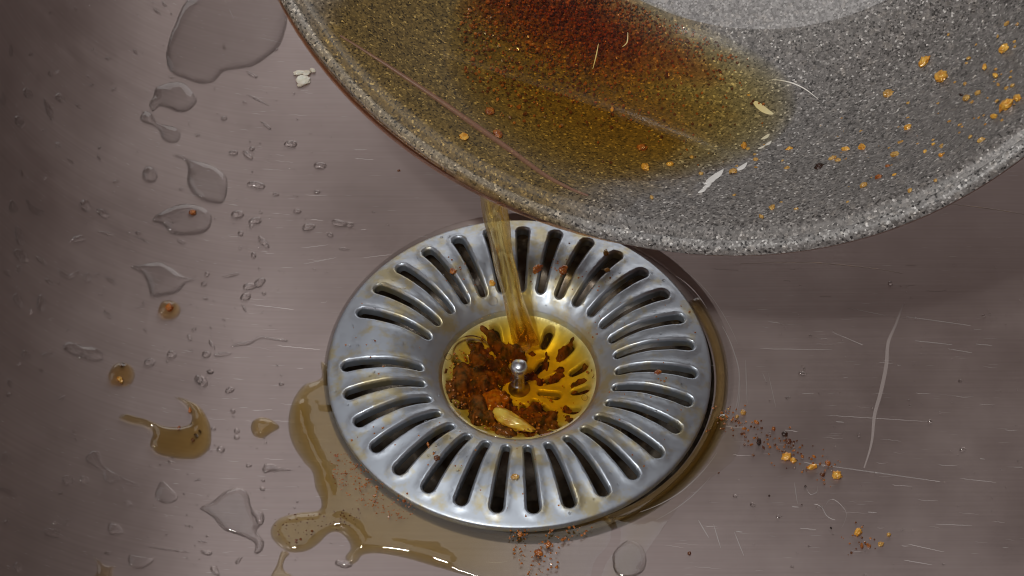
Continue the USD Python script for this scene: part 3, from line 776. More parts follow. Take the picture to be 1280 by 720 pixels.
BIG = [  # name, label, category, material, outline in pixels, height mm, edge mm
    ('water_puddle', 'large clear water sheet at the top left beside the pan rim', 'water', water_film, fz([(690, 295), (750, 315), (810, 305), (840, 270), (900, 258), (960, 245), (1010, 210), (1055, 165), (1075, 110), (1080, 60), (1090, 0), (1090, -60), (800, -60), (700, 0), (650, 100), (620, 200), (640, 270)], 0, 0, 1 / 3), 1.1, 4.2),
    ('water_drop', 'rounded water blob just below the large water sheet', 'water drop', water, fz([(585, 328), (640, 308), (690, 310), (730, 350), (738, 385), (710, 415), (670, 420), (630, 405), (600, 400), (575, 420), (558, 390), (575, 360)], 0, 0, 1 / 3), 1.1, 3),
    ('water_drop', 'peanut shaped water drop under the rounded water blob', 'water drop', water, fz([(525, 440), (545, 415), (575, 430), (590, 460), (620, 468), (655, 475), (678, 500), (670, 530), (640, 535), (610, 520), (595, 485), (570, 468), (540, 460)], 0, 0, 1 / 3), 0.9, 2.2),
    ('water_drop', 'large clear teardrop with a curled tip at upper left', 'water drop', water, fz([(640, 582), (690, 583), (705, 598), (740, 602), (800, 620), (840, 650), (855, 690), (848, 740), (830, 762), (770, 755), (725, 725), (702, 680), (705, 630), (690, 598)], 0, 0, 1 / 3), 1.2, 3),
    ('water_drop', 'long water drop with an amber right end and orange crumb', 'water drop', water, fz([(575, 95), (620, 65), (670, 46), (720, 44), (770, 60), (793, 90), (790, 130), (760, 155), (700, 162), (650, 158), (628, 142), (610, 118), (580, 112)], 0, 240, 1 / 3), 1.2, 3),
    ('water_drop', 'clear shield shaped drop with two points in the middle left', 'water drop', water, fz([(490, 280), (520, 275), (545, 268), (600, 260), (650, 285), (690, 315), (735, 328), (700, 340), (670, 375), (620, 390), (570, 392), (555, 350), (535, 305), (510, 290)], 0, 240, 1 / 3), 1.2, 3),
    ('oil_drop', 'round amber bead directly below the shield shaped drop', 'oil drop', amber_water, fz([(592, 445), (605, 415), (635, 408), (668, 420), (678, 448), (660, 472), (625, 478), (600, 465)], 0, 240, 1 / 3), 1.5, 2.4),
    ('water_drop', 'slanted clear capsule shaped drop left of the amber beads', 'water drop', water, fz([(235, 580), (260, 560), (310, 575), (360, 582), (388, 605), (385, 630), (350, 635), (300, 620), (260, 605)], 0, 240, 1 / 3), 1.0, 2.2),
    ('oil_drop', 'round dark amber bead with black speck above the hook shaped puddle', 'oil drop', amber_water, fz([(405, 690), (425, 650), (460, 640), (495, 655), (507, 690), (490, 722), (450, 730), (415, 722)], 0, 240, 1 / 3), 1.6, 2.6),
    ('oil_drop', 'hook shaped brown oil puddle with black specks at lower left', 'oil drop', dark_oil, fz([(410, 172), (440, 160), (470, 168), (520, 183), (575, 203), (620, 205), (655, 195), (662, 165), (640, 128), (600, 100), (640, 108), (690, 133), (720, 175), (733, 230), (725, 280), (690, 310), (650, 317), (590, 310), (545, 297), (517, 268), (528, 225), (505, 203), (460, 193)], 0, 460, 0.361), 1.5, 2.0),
    ('oil_drop', 'brown teardrop pointing right, just left of the large oil puddle', 'oil drop', dark_oil, fz([(868, 210), (875, 185), (905, 172), (940, 180), (968, 205), (940, 225), (910, 243), (880, 235)], 0, 460, 0.361), 1.4, 2.4),
    ('water_drop', 'tapering water streak pointing right below the brown teardrop', 'water drop', water, fz([(908, 350), (918, 332), (945, 330), (970, 343), (1015, 355), (940, 360), (915, 365)], 0, 460, 0.361), 0.7, 1.2),
    ('water_drop', 'clear wandering trickle of two joined blobs under the hook puddle', 'water drop', water, fz([(295, 315), (320, 285), (350, 295), (357, 335), (400, 360), (430, 380), (485, 405), (460, 412), (420, 392), (390, 403), (360, 390), (352, 355), (320, 340)], 0, 460, 0.361), 0.8, 1.8),
    ('water_drop', 'faint four cornered water patch between trickle and clear film', 'water drop', water, fz([(535, 440), (560, 390), (600, 420), (618, 450), (590, 470), (555, 465)], 0, 460, 0.361), 0.6, 2.0),
    ('water_puddle', 'clear crooked water film with bright curled edge left of oil puddle', 'water', water, fz([(690, 485), (735, 460), (780, 425), (835, 412), (862, 440), (872, 480), (900, 545), (890, 565), (915, 600), (908, 635), (880, 645), (882, 610), (850, 590), (800, 572), (770, 560), (742, 525), (710, 500)], 0, 460, 0.361), 0.8, 2.2),
    ('water_drop', 'comma shaped bright drop beside the clear water film', 'water drop', water, fz([(868, 505), (885, 492), (910, 500), (916, 525), (905, 545), (890, 540), (880, 520)], 0, 460, 0.361), 1.2, 1.8),
    ('water_drop', 'clear leaf shaped drop near the bottom edge at left', 'water drop', water, fz([(442, 668), (450, 645), (480, 648), (530, 660), (520, 680), (490, 697), (455, 692)], 0, 460, 0.361), 1.0, 2.0),
    ('oil_drop', 'pale brown oil drip running down at the bottom left', 'oil drop', amber_water, fz([(320, 645), (345, 665), (370, 682), (410, 686), (395, 700), (387, 740), (310, 745), (335, 700)], 0, 460, 0.361), 0.8, 2.2),
    ('water_drop', 'thin wavy water streak left of the strainer', 'water drop', water, fz([(865, 580), (900, 562), (950, 552), (975, 538), (1020, 545), (1070, 550), (1075, 562), (1020, 556), (975, 552), (940, 572), (900, 578)], 0, 240, 1 / 3), 0.5, 1.0),
    ('water_drop', 'flat rounded water patch in the film at the bottom, right of centre', 'water drop', water, [(765, 700), (768, 688), (785, 675), (800, 680), (808, 695), (806, 712), (790, 722), (770, 718)], 0.5, 1.2),
    ('water_drop', 'small bright double drop inside the loop of the large oil puddle', 'water drop', water, fz([(635, 510), (650, 497), (690, 500), (712, 512), (708, 528), (680, 535), (645, 525)], 240, 560, 0.28125), 1.0, 1.4),
    ('water_drop', 'V shaped water drop at the far left edge', 'water drop', water, fz([(215, 285), (235, 295), (258, 308), (300, 290), (305, 305), (270, 328), (240, 325), (222, 310)], 0, 240, 1 / 3), 0.6, 1.2),
    ('water_drop', 'upright bent water drop at the upper left edge', 'water drop', water, fz([(95, 30), (110, 28), (125, 50), (150, 62), (172, 72), (165, 88), (140, 90), (115, 75)], 0, 240, 1 / 3), 0.7, 1.6),
]
marks = []
for k, (nm, lab, cat, m_, pts, h, e) in enumerate(BIG):
    g = px_poly(pts, 110)
    obj(nm, liquid(g, h * MM, e * MM, sink_base, ripple=0.06, seed=k), m_, label=lab, category=cat)
    q = np.array(pts).mean(0)
    marks.append((q[0], q[1], lab))

# every small drop: x, y, length, width in pixels, slant of the long axis in degrees
DROPS = [(13, 62, 20, 8, 80), (39, 68, 8, 6, 0), (63, 92, 9, 7, 60), (35, 117, 17, 12, 50), (76, 123, 17, 9, 45), (61, 137, 30, 9, 70), (3, 122, 22, 9, 75), (25, 153, 18, 13, 60), (18, 138, 5, 5, 0), (98, 133, 10, 5, 35),
         (117, 63, 6, 5, 0), (135, 73, 7, 5, 0), (111, 96, 6, 4, 30), (115, 107, 9, 4, 10), (143, 112, 8, 5, -15), (55, 163, 8, 5, 0), (139, 147, 7, 3, 0), (73, 182, 9, 9, 0), (89, 202, 14, 4, 40), (124, 198, 10, 4, 70), (27, 215, 14, 7, 70),
         (145, 227, 9, 5, 0), (125, 185, 5, 4, 0), (188, 218, 22, 19, 60), (280, 148, 8, 6, 0), (247, 169, 7, 4, 0), (292, 191, 12, 7, 0), (310, 194, 16, 7, 40), (315, 186, 7, 6, 0), (363, 180, 17, 9, 0), (315, 93, 17, 5, 30),
         (323, 125, 30, 3.5, 28), (306, 128, 6, 4, 0), (333, 157, 16, 5, 35), (227, 236, 6, 5, 0), (400, 207, 16, 9, 0), (320, 231, 24, 9, 10), (17, 259, 20, 13, 70), (107, 258, 18, 13, 60), (129, 267, 19, 9, 35), (25, 295, 28, 12, 70),
         (98, 299, 17, 10, 0), (133, 292, 24, 5, 10), (108, 279, 5, 4, 0), (173, 291, 8, 5, 0), (177, 299, 28, 2.4, 28), (227, 302, 12, 6, 20), (297, 268, 17, 10, 0), (319, 276, 17, 9, -10), (301, 292, 8, 7, 0), (330, 303, 20, 8, 45),
         (372, 264, 11, 6, 0), (386, 284, 18, 9, -10), (345, 243, 9, 5, 0), (396, 240, 9, 5, 0), (317, 319, 9, 7, 80), (259, 343, 7, 7, 0), (255, 355, 8, 6, 0), (257, 373, 9, 4, 10), (289, 344, 23, 5, -10), (312, 358, 18, 9, -5),
         (325, 353, 17, 10, -35), (307, 371, 15, 10, -15), (330, 367, 6, 5, 0), (27, 320, 24, 13, 40), (25, 337, 12, 9, 60), (10, 342, 16, 9, 20), (52, 326, 18, 7, 35), (110, 347, 13, 10, 60), (122, 344, 9, 5, 30), (62, 352, 16, 7, 35),
         (138, 350, 18, 5, 40), (74, 355, 6, 4, 60), (23, 377, 22, 12, 65), (52, 379, 22, 12, 85), (22, 360, 6, 5, 0), (126, 368, 7, 4, 0), (89, 382, 6, 5, 50), (135, 393, 14, 6, 45), (85, 413, 5, 4, 0), (175, 384, 12, 3, -8),
         (242, 412, 6, 5, 0), (237, 422, 9, 6, 60), (182, 413, 7, 4, 40), (187, 453, 15, 11, -10), (215, 443, 13, 11, 0), (258, 443, 12, 9, 0), (265, 431, 14, 5, 60), (262, 465, 10, 6, 0), (248, 475, 12, 10, 60), (33, 444, 14, 12, 50),
         (60, 444, 18, 8, -5), (52, 463, 8, 5, 40), (41, 438, 12, 4, 50), (278, 443, 22, 6, -5), (253, 477, 17, 12, 45), (263, 465, 9, 5, 0), (287, 488, 13, 8, -20), (276, 562, 11, 9, 0), (296, 539, 8, 7, 0), (296, 547, 8, 6, 0),
         (267, 536, 7, 6, 0), (328, 611, 8, 6, 20), (329, 601, 5, 4, 0), (311, 582, 8, 5, 0), (291, 514, 8, 6, 50), (85, 600, 17, 14, 20), (105, 600, 14, 12, 30), (76, 617, 7, 5, 0), (159, 629, 13, 8, 15), (65, 666, 24, 12, 15),
         (85, 653, 12, 10, 0), (9, 572, 18, 13, 60), (11, 615, 24, 8, 25), (9, 653, 10, 8, 0), (23, 709, 14, 13, 0), (144, 662, 22, 16, 20), (209, 687, 58, 3.5, 7), (258, 691, 16, 7, 10), (253, 677, 12, 4, 5), (269, 714, 16, 9, 50),
         (299, 700, 14, 5, -45), (135, 691, 10, 5, 0), (76, 525, 6, 4, 0), (13, 480, 14, 8, 60), (11, 494, 9, 7, 0), (78, 498, 12, 6, -40), (92, 540, 6, 4, 60), (95, 549, 7, 4, 60), (135, 538, 10, 4, -10), (131, 546, 7, 3, -40),
         (247, 600, 11, 3, -10), (109, 521, 4, 3, 0), (1003, 467, 12, 5, 10), (985, 497, 7, 4, 0), (1203, 562, 8, 6, 0), (1200, 476, 5, 4, 0), (1136, 500, 4, 3, 0), (919, 620, 6, 5, 0), (941, 631, 8, 6, 30), (424, 279, 20, 9, 12),
         (437, 281, 11, 7, 0), (413, 294, 8, 6, 0), (430, 311, 14, 4, 5), (484, 281, 6, 3, 0), (467, 265, 4, 3, 0), (305, 385, 12, 4, 60), (345, 62, 6, 4, 0), (170, 65, 10, 4, 45), (197, 15, 14, 4, 40), (243, 4, 10, 5, 40), (205, 5, 9, 4, 50),
         (63, 17, 7, 5, 30), (95, 12, 9, 5, 60), (215, 97, 9, 4, 0), (352, 480, 7, 5, 0)]
CLOCK = [(-45, 45, 'right of'), (45, 135, 'below'), (-135, -45, 'above')]
ORD = ['nearest', 'second nearest', 'third nearest', 'fourth nearest', 'fifth nearest', 'sixth nearest', 'seventh nearest', 'eighth nearest', 'ninth nearest', 'tenth nearest', 'eleventh nearest', 'twelfth nearest', 'thirteenth nearest', 'fourteenth nearest', 'fifteenth nearest',
       'sixteenth nearest', 'seventeenth nearest', 'eighteenth nearest', 'nineteenth nearest', 'twentieth nearest']
SPOTS = [(288, 40, 'the water sheet'), (218, 121, 'the rounded water blob'), (208, 164, 'the peanut drop'), (258, 225, 'the clear teardrop'), (230, 272, 'the amber ended drop'), (206, 348, 'the shield drop'), (211, 387, 'the small amber bead'), (104, 440, 'the capsule drop'),
         (152, 469, 'the dark amber bead'), (210, 540, 'the hook puddle'), (331, 535, 'the brown teardrop'), (343, 585, 'the tapering streak'), (135, 585, 'the joined trickle'), (209, 619, 'the square water patch'), (290, 650, 'the clear water film'),
         (175, 702, 'the leaf shaped drop'), (130, 705, 'the pale oil drip'), (324, 429, 'the wavy streak'), (86, 342, 'the V shaped drop'), (44, 260, 'the bent left drop'), (378, 97, 'the cream scrap'), (648, 467, 'the strainer'), (1044, 594, 'the rightmost orange crumb')]


def sector(dx, dy):
    a = math.degrees(math.atan2(dy, dx))
    for lo, hi, w in CLOCK:
        if lo <= a < hi:
            return w
    return 'left of'


def rank_labels(items, spots=SPOTS):
    """For each (x, y): where it stands from the nearest landmark, counted outwards among its like in that direction."""
    out = []
    for x, y in items:
        sx, sy, w = min(spots, key=lambda s: (s[0] - x) ** 2 + (s[1] - y) ** 2)
        sec = sector(x - sx, y - sy)
        d0 = math.hypot(x - sx, y - sy)
        k = sum(1 for q in items if sector(q[0] - sx, q[1] - sy) == sec and math.hypot(q[0] - sx, q[1] - sy) < d0 - 1e-9)
        out.append((k, sec, w))
    return out


ranks = rank_labels([(d[0], d[1]) for d in DROPS])
for k, ((x, y, l, w, a), (rk, sec, who)) in enumerate(zip(DROPS, ranks)):
    l, w = l / 2, w / 2
    ca, sa = math.cos(math.radians(a)), math.sin(math.radians(a))
    lop = rng.uniform(-0.28, 0.28) if l / w > 1.25 else 0
    pts = []
    for t in np.arange(10) * 2 * math.pi / 10:
        q = l * math.cos(t) * rng.uniform(0.93, 1.07), w * math.sin(t) * (1 + lop * math.cos(t)) * rng.uniform(0.93, 1.07)
        pts.append((x + q[0] * ca - q[1] * sa, y + q[0] * sa + q[1] * ca))
    g = px_poly(pts, 26)
    wm = w * 2 * 0.000172
    hgt = min(0.0011, wm * 0.5) * (0.85 if x < 110 else 1)
    size = 'tiny' if l * w < 9 else 'small' if l * w < 45 else 'medium'
    shape = 'round' if l / w < 1.35 else 'oval' if l / w < 2.3 else 'elongated'
    obj('water_drop', liquid(g, hgt, wm * 0.62, sink_base, step=max(wm / 9, 0.00011), seed=k), water,
        label=f'{size} {shape} clear water drop, {ORD[min(rk, 19)]} drop {sec} {who}', category='water drop', group='water drops on the sink floor')

mist = []
for k in range(640):   # spray too fine to count
    x, y = rng.uniform(0, 420), rng.uniform(0, 720)
    if rng.random() < 0.25:
        x, y = rng.uniform(880, 1280), rng.uniform(330, 720)
    p = on_sink(x, y)
    if math.hypot(p[0], p[1]) < 0.05:
        continue
    s = rng.uniform(0.00009, 0.00028) * (1.8 if rng.random() < 0.1 else 1)
    m = trimesh.creation.icosphere(1, 1.0)
    v = np.array(m.vertices) * [s, s, s * 0.6]
    mist.append(trimesh.Trimesh(v + [p[0], p[1], p[2] + s * 0.2], m.faces, process=False))
obj('water_spray', merge(mist), water, label='very fine spray of water specks scattered over the sink floor', category='water spray', kind='stuff')

# ------------------------------------------------------------------ crumbs on the basin
obj('food_scrap', merge([turned(crumb(sz, sd, 0.3), on_sink(px, py) + [0, 0, 0.0003], np.array([0, 0, 1.0])) for px, py, sz, sd in [(374, 92, 0.0030, 5), (379, 101, 0.0032, 8), (383, 92, 0.0020, 9), (391, 89, 0.0017, 12), (376, 106, 0.0016, 14)]]), cream, label='cream coloured food scrap left of the pan rim at the top', category='food scrap')
SC = [(135, 145, 10, 'r'), (165, 103, 6, 'a'), (185, 140, 5, 'r'), (200, 135, 9, 'a'), (225, 120, 14, 'a'), (280, 160, 12, 'r'), (230, 185, 11, 'r'), (185, 190, 5, 'r'), (350, 185, 11, 'r'), (395, 208, 13, 'k'), (410, 238, 13, 'b'), (445, 233, 5, 'b'),
      (290, 240, 17, 'k'), (308, 262, 10, 'b'), (325, 228, 6, 'r'), (402, 303, 22, 'o'), (430, 315, 13, 'o'), (467, 298, 8, 'r'), (515, 298, 9, 'r'), (507, 345, 21, 'o'), (540, 328, 7, 'r'), (572, 327, 13, 'r'), (550, 372, 11, 'b'), (607, 378, 22, 'o'),
      (695, 610, 20, 'o'), (710, 665, 13, 'r'), (738, 663, 12, 'r'), (787, 658, 13, 'a'), (480, 420, 5, 'k'), (332, 458, 5, 'k'), (585, 590, 6, 'k'), (465, 495, 4, 'k'), (125, 365, 5, 'b'), (5, 695, 9, 'b'), (820, 618, 10, 'a')]
sc_px = [(860 + x * 0.3055, 480 + y * 0.3055) for x, y, *_ in SC]
CR_SPOTS = [(948, 554, 'the black lump right of the strainer'), (984, 573, 'the first big orange crumb'), (1015, 585, 'the middle big orange crumb'), (1045, 595, 'the rightmost big orange crumb'), (1072, 666, 'the low lone orange crumb')]
named = {12: 'largest black charred lump close right of the strainer', 15: 'first big shiny orange crumb right of the black lump', 19: 'middle one of three big shiny orange crumbs on the steel', 23: 'rightmost big shiny orange crumb in the trail from the strainer', 24: 'low lone orange crumb near the bottom right of the sink floor'}
rk = rank_labels(sc_px, CR_SPOTS)
for k, ((x, y, s, c_), (px, py), (n, sec, who)) in enumerate(zip(SC, sc_px, rk)):
    size = s * 0.3055 * 0.000172 * 1.75
    p = on_sink(px, py)
    lab = named.get(k) or f'tiny {FOODS[c_][0]} crumb, {ORD[n]} {sec} {who}'
    m = crumb(size, k + 11, 0.8)
    obj('food_crumb', trimesh.Trimesh(np.array(m.vertices) + p + [0, 0, size * 0.24], m.faces, process=False), FOODS[c_][1], label=lab, category='crumb', group='crumbs on the sink floor')


trail = []
tg_ = np.random.default_rng(5)
for _ in range(190):
    t = tg_.beta(0.9, 1.3)
    x, y = 902 + 145 * t + tg_.normal(0, 10), 520 + 76 * t + tg_.normal(0, 9)
    if _ > 165:
        x, y = tg_.normal(1078, 18), tg_.normal(676, 8)
    p = on_sink(x, y)
    sz = tg_.uniform(0.0002, 0.0006)
    m = trimesh.creation.icosphere(1, 1.0)
    v = np.array(m.vertices) * tg_.uniform(0.6, 1.3, (len(m.vertices), 1)) * [sz / 2, sz / 2, sz / 2.6]
    trail.append(trimesh.Trimesh(v + p + [0, 0, sz * 0.2], m.faces, process=False))
obj('crumb_dust', merge(trail[::2]), brown, smooth=False, label='dark brown crumb specks trailing from the strainer to the lower right', category='crumbs', kind='stuff')
obj('crumb_dust', merge(trail[1::2]), rust, smooth=False, label='fine rusty crumb dust trailing from the strainer to the lower right', category='crumbs', kind='stuff')


def bits(n, region, size, mats_, seed, base, dens=None):
    """Loose specks over a pixel region of the basin."""
    g = np.random.default_rng(seed)
    out = []
    x0, y0, x1, y1 = region.bounds
    while len(out) < n:
        x, y = g.uniform(x0, x1), g.uniform(y0, y1)
        if not region.contains(Point(x, y)):
            continue
        p = base(x, y)
        s = g.uniform(*size) * (2 if g.random() < 0.06 else 1)
        m = trimesh.creation.icosphere(0, 1.0)
        v = np.array(m.vertices) * g.uniform(0.6, 1.3, (12, 1)) * [s / 2, s / 2, s / 3]
        out.append(trimesh.Trimesh(v + p, m.faces, process=False))
    return merge(out)


def on_puddle(x, y):
    p = on_sink(x, y); p[2] += 0.0011
    return p


reg_a = smooth_poly([(412, 570), (440, 575), (480, 610), (520, 640), (500, 655), (460, 640), (430, 620), (415, 600)])
reg_b = smooth_poly([(345, 650), (400, 645), (450, 640), (440, 665), (400, 668), (360, 685)])
reg_c = smooth_poly([(635, 668), (690, 664), (745, 660), (735, 672), (700, 685), (695, 718), (650, 718), (640, 690)])
obj('pepper_specks', bits(230, reg_a, (0.00018, 0.00048), None, 1, on_puddle), rust, smooth=False, label='rusty specks floating in the oil puddle left of the strainer', category='specks', kind='stuff')
obj('pepper_specks', bits(80, reg_b, (0.0002, 0.00045), None, 2, on_puddle), brown, smooth=False, label='brown specks in the puddle lobe at lower left', category='specks', kind='stuff')
obj('pepper_specks', bits(110, reg_c, (0.0002, 0.0006), None, 3, on_puddle), rust, smooth=False, label='rusty specks in the oil below the near side of the strainer', category='specks', kind='stuff')
for x, y, s, lab in [(673, 695, 7, 'biggest dark red flake in the oil below the strainer'), (686, 684, 5, 'smaller dark red flake above the biggest one in the oil'), (650, 672, 5, 'reddish flake in the oil touching the near strainer edge')]:
    p = on_puddle(x, y)
    m = crumb(s * 0.000172 * 1.4, int(x))
    obj('food_crumb', trimesh.Trimesh(np.array(m.vertices) + p + [0, 0, 0.0002], m.faces, process=False), rust, label=lab, category='crumb')
for x, y, s, c_, lab in [(241, 268, 9, 'r', 'orange brown crumb inside the amber ended water drop'), (212, 386, 8, 'r', 'orange crumb inside the small round amber bead'), (150, 476, 9, 'a', 'yellow crumb low inside the dark amber bead'), (153, 458, 5, 'k', 'black speck on top of the dark amber bead'),
                         (245, 546, 5, 'k', 'black speck in the middle of the hook shaped puddle'), (238, 514, 6, 'r', 'rusty flake at the top of the hook shaped puddle'), (250, 541, 4, 'k', 'black speck right of centre in the hook shaped puddle'), (241, 552, 4, 'b', 'brown speck low in the hook shaped puddle'), (224, 536, 5, 'r', 'rusty flake left in the hook shaped puddle')]:
    p = on_sink(x, y)
    m = crumb(s * 0.000172 * 1.2, int(x + y))
    obj('food_crumb', trimesh.Trimesh(np.array(m.vertices) + p + [0, 0, 0.0004], m.faces, process=False), FOODS[c_][1], label=lab, category='crumb')

# ------------------------------------------------------------------ food in the strainer
g = np.random.default_rng(21)
na, nr = 220, 44
th_, rh_ = np.meshgrid(np.arange(na) * 2 * np.pi / na, np.linspace(0.0022, 0.0170, nr))
X_, Y_ = rh_ * np.cos(th_), rh_ * np.sin(th_)
P3 = np.stack([X_ * 330, Y_ * 330, 0 * X_], -1)
lump = meshkit.fbm(P3, 4, 8); fine = meshkit.fbm(P3 * 4.5, 3, 9)
heap = 0.60 * np.exp(-(((X_ + 0.0085) / 0.0075) ** 2 + ((Y_ + 0.0015) / 0.0095) ** 2)) + 0.45 * np.exp(-(((X_ - 0.001) / 0.010) ** 2 + ((Y_ + 0.0125) / 0.0035) ** 2)) + 0.20 * np.exp(-(((X_ - 0.009) / 0.005) ** 2 + ((Y_ + 0.008) / 0.004) ** 2)) + 0.28 * np.exp(-(((X_ + 0.003) / 0.006) ** 2 + ((Y_ - 0.0105) / 0.004) ** 2))
mass = heap + 1.15 * (lump - 0.5) - 0.20
zf = prof(rh_)
mass = mass + 0.02
zs = zf - 0.0008 + np.clip(mass, 0, 1) ** 0.9 * 0.0085 + np.clip(mass * 6, 0, 1) * 0.0006 * (fine - 0.4)
zs = np.minimum(zs, Z_BOWL - 0.0011 + 0.0006 * (fine - 0.5))
sludge = food('brown_sludge', (0.022, 0.007, 0.003), (0.17, 0.048, 0.008), 0.75, 0.1, 650.0, 0.0)
sl = strip(np.stack([X_, Y_, zs], -1), True)
fm = mass.ravel()[sl.faces].max(1) > 0.0
sl = trimesh.Trimesh(sl.vertices, sl.faces[fm], process=False)
sl.remove_unreferenced_vertices()
obj('brown_sediment', sl, sludge, label='dark brown fried sludge heaped in the left and near side of the bowl', category='sediment', kind='stuff')
sed = []
for k in range(240):
    a = g.normal(math.radians(215), 0.9); r = math.sqrt(g.uniform(0.1, 1)) * 0.0158
    x, y = r * math.cos(a), r * math.sin(a)
    s = g.uniform(0.0002, 0.0006)
    m = trimesh.creation.icosphere(1, 1.0)
    v = np.array(m.vertices); v = v * (0.6 + 0.8 * meshkit.noise(v * 1.4 + k * 3.3, k))[:, None] * s / 2
    sed.append(trimesh.Trimesh(v + [x, y, min(float(prof(r)) + g.uniform(0.001, 0.0026), Z_BOWL + 0.0001)], m.faces, process=False))
obj('rusty_sediment', merge(sed), rust, label='rusty red crumbs mixed through the sludge in the bowl', category='sediment', kind='stuff')
wedge = trimesh.creation.icosphere(3, 1.0)
v = np.array(wedge.vertices)
v = np.c_[v[:, 0] * 0.0052, v[:, 1] * 0.0018 * (1 - 0.45 * v[:, 0]) + 0.0006 * v[:, 0] ** 2, v[:, 2] * 0.0012] * (0.6 + 0.8 * meshkit.fbm(v * 1.7, 3, 4))[:, None]
a = math.radians(-30)
v[:, :2] = v[:, :2] @ np.array([[math.cos(a), math.sin(a)], [-math.sin(a), math.cos(a)]])
obj('onion_piece', trimesh.Trimesh(v + at_height(642, 528, -0.0034), wedge.faces, process=False), pale, label='pale yellow onion wedge at the near edge of the oily bowl', category='onion piece')
m = crumb(0.0052, 77, 0.45)
obj('food_crumb', trimesh.Trimesh(np.array(m.vertices) + at_height(618, 497, -0.0035) - [0, 0, 0.0017], m.faces, process=False), rust, label='round orange lump under the oil just left of and below the knob', category='crumb')
# thin bubble dome at the left of the oil
bub = trimesh.creation.icosphere(4, 0.0044)
b_ = bub.slice_plane([0, 0, 0.0005], [0, 0, 1])
bc = at_height(589, 440, Z_BOWL)
obj('oil_bubble', trimesh.Trimesh(np.array(b_.vertices) * [1, 1, 0.75] + bc + [0, 0, -0.0005], b_.faces, process=False), bubble_skin, label='clear bubble dome on the oil at the left of the bowl', category='bubble')
for x, y, s in [(655, 476, 0.0006), (616, 383, 0.0011), (560, 446, 0.0008), (571, 517, 0.0008), (731, 497, 0.0007), (700, 447, 0.0006), (590, 434, 0.0007)]:
    b2 = trimesh.creation.icosphere(3, s)
    p = at_height(x, y, Z_BOWL)
    r = math.hypot(p[0], p[1])
    p[2] = max(p[2], float(prof(min(r, 0.041))))
    obj('oil_bubble', trimesh.Trimesh(np.array(b2.vertices) * [1, 1, 0.8] + p, b2.faces, process=False), bubble_skin, label={655: 'tiny bubble beside the knob on the right', 616: 'bubble on the far edge of the bowl left of the stream', 560: 'small bubble at the far left of the bowl oil', 571: 'small bubble at the near left of the bowl edge', 731: 'small bubble at the near right of the bowl oil', 700: 'tiny bubble right of the knob under the slots', 590: 'small bubble inside the clear bubble dome'}[x], category='bubble')


def on_ring(px, py):
    z = 0.0015
    for _ in range(12):
        p = at_height(px, py, z)
        z = float(prof(min(math.hypot(p[0], p[1]), RS - 1e-4)))
    return at_height(px, py, z)


slot_union = shapely.union_all(slots + outer + inner).buffer(0.0002)
sp = []
for cx, cy, rad, n in [(570, 342, 16, 22), (590, 352, 14, 10), (720, 345, 12, 14), (700, 330, 14, 20), (755, 350, 14, 10), (825, 465, 18, 18), (545, 575, 16, 14), (530, 555, 14, 12), (470, 540, 26, 12), (760, 400, 40, 22), (660, 345, 10, 14), (600, 480, 60, 0), (640, 590, 90, 34), (820, 520, 50, 16), (470, 430, 40, 14), (840, 380, 40, 12)]:
    for _ in range(n):
        x, y = g.normal(cx, rad * 0.6), g.normal(cy, rad * 0.6)
        p = on_ring(x, y)
        if math.hypot(p[0], p[1]) > RS - 0.0006 or math.hypot(p[0], p[1]) < 0.0178 or slot_union.contains(Point(p[0], p[1])):
            continue
        s = g.uniform(0.00018, 0.0005)
        m = trimesh.creation.icosphere(1, 1.0)
        v = np.array(m.vertices) * g.uniform(0.6, 1.3, (len(m.vertices), 1)) * [s / 2, s / 2, s / 3]
        sp.append(trimesh.Trimesh(v + p + [0, 0, s * 0.1], m.faces, process=False))
obj('strainer_specks', merge(sp), rust, smooth=False, label='fine rusty food specks stuck on the slotted ring of the strainer', category='specks', kind='stuff')
ST = [(672, 337, 12, 'r', 'rust red crumb in the slot just right of the stream'), (704, 339, 11, 'r', 'second rust red crumb in the slots right of the stream'), (757, 317, 8, 'a', 'amber crumb at the outer end of a slot at upper right'), (759, 338, 6, 'a', 'yellowish crumb on the bar at upper right of the strainer'),
      (566, 340, 7, 'r', 'rust crumb on the bar left of the stream'), (546, 573, 6, 'b', 'brown crumb on the bar at near left of the strainer'), (644, 597, 8, 'a', 'pale crumb on the bar at the near side of the strainer'), (822, 466, 7, 'r', 'rust crumb on the bar at the far right of the strainer'), (615, 355, 7, 'o', 'orange crumb at the inner slot end left of the stream'),
      (535, 556, 5, 'r', 'small rust crumb above the brown one at near left')]
for x, y, s, c_, lab in ST:
    p = on_ring(x, y)
    m = crumb(s * 0.000172 * 1.2, int(x + y))
    obj('food_crumb', trimesh.Trimesh(np.array(m.vertices) + p + [0, 0, s * 0.00003], m.faces, process=False), FOODS[c_][1], label=lab, category='crumb')
wet = []
for k in range(130):    # beads of oil on the ring
    a, r = g.uniform(0, 2 * math.pi), g.uniform(0.0185, 0.0405)
    x, y = r * math.cos(a), r * math.sin(a)
    if slot_union.contains(Point(x, y)):
        continue
    s = g.uniform(0.00015, 0.0004)
    m = trimesh.creation.icosphere(2, 1.0)
    wet.append(trimesh.Trimesh(np.array(m.vertices) * [s, s, s * 0.6] + [x, y, float(prof(r))], m.faces, process=False))
obj('oil_beads', merge(wet), water, label='tiny glistening beads of liquid on the slotted ring of the strainer', category='beads', kind='stuff')

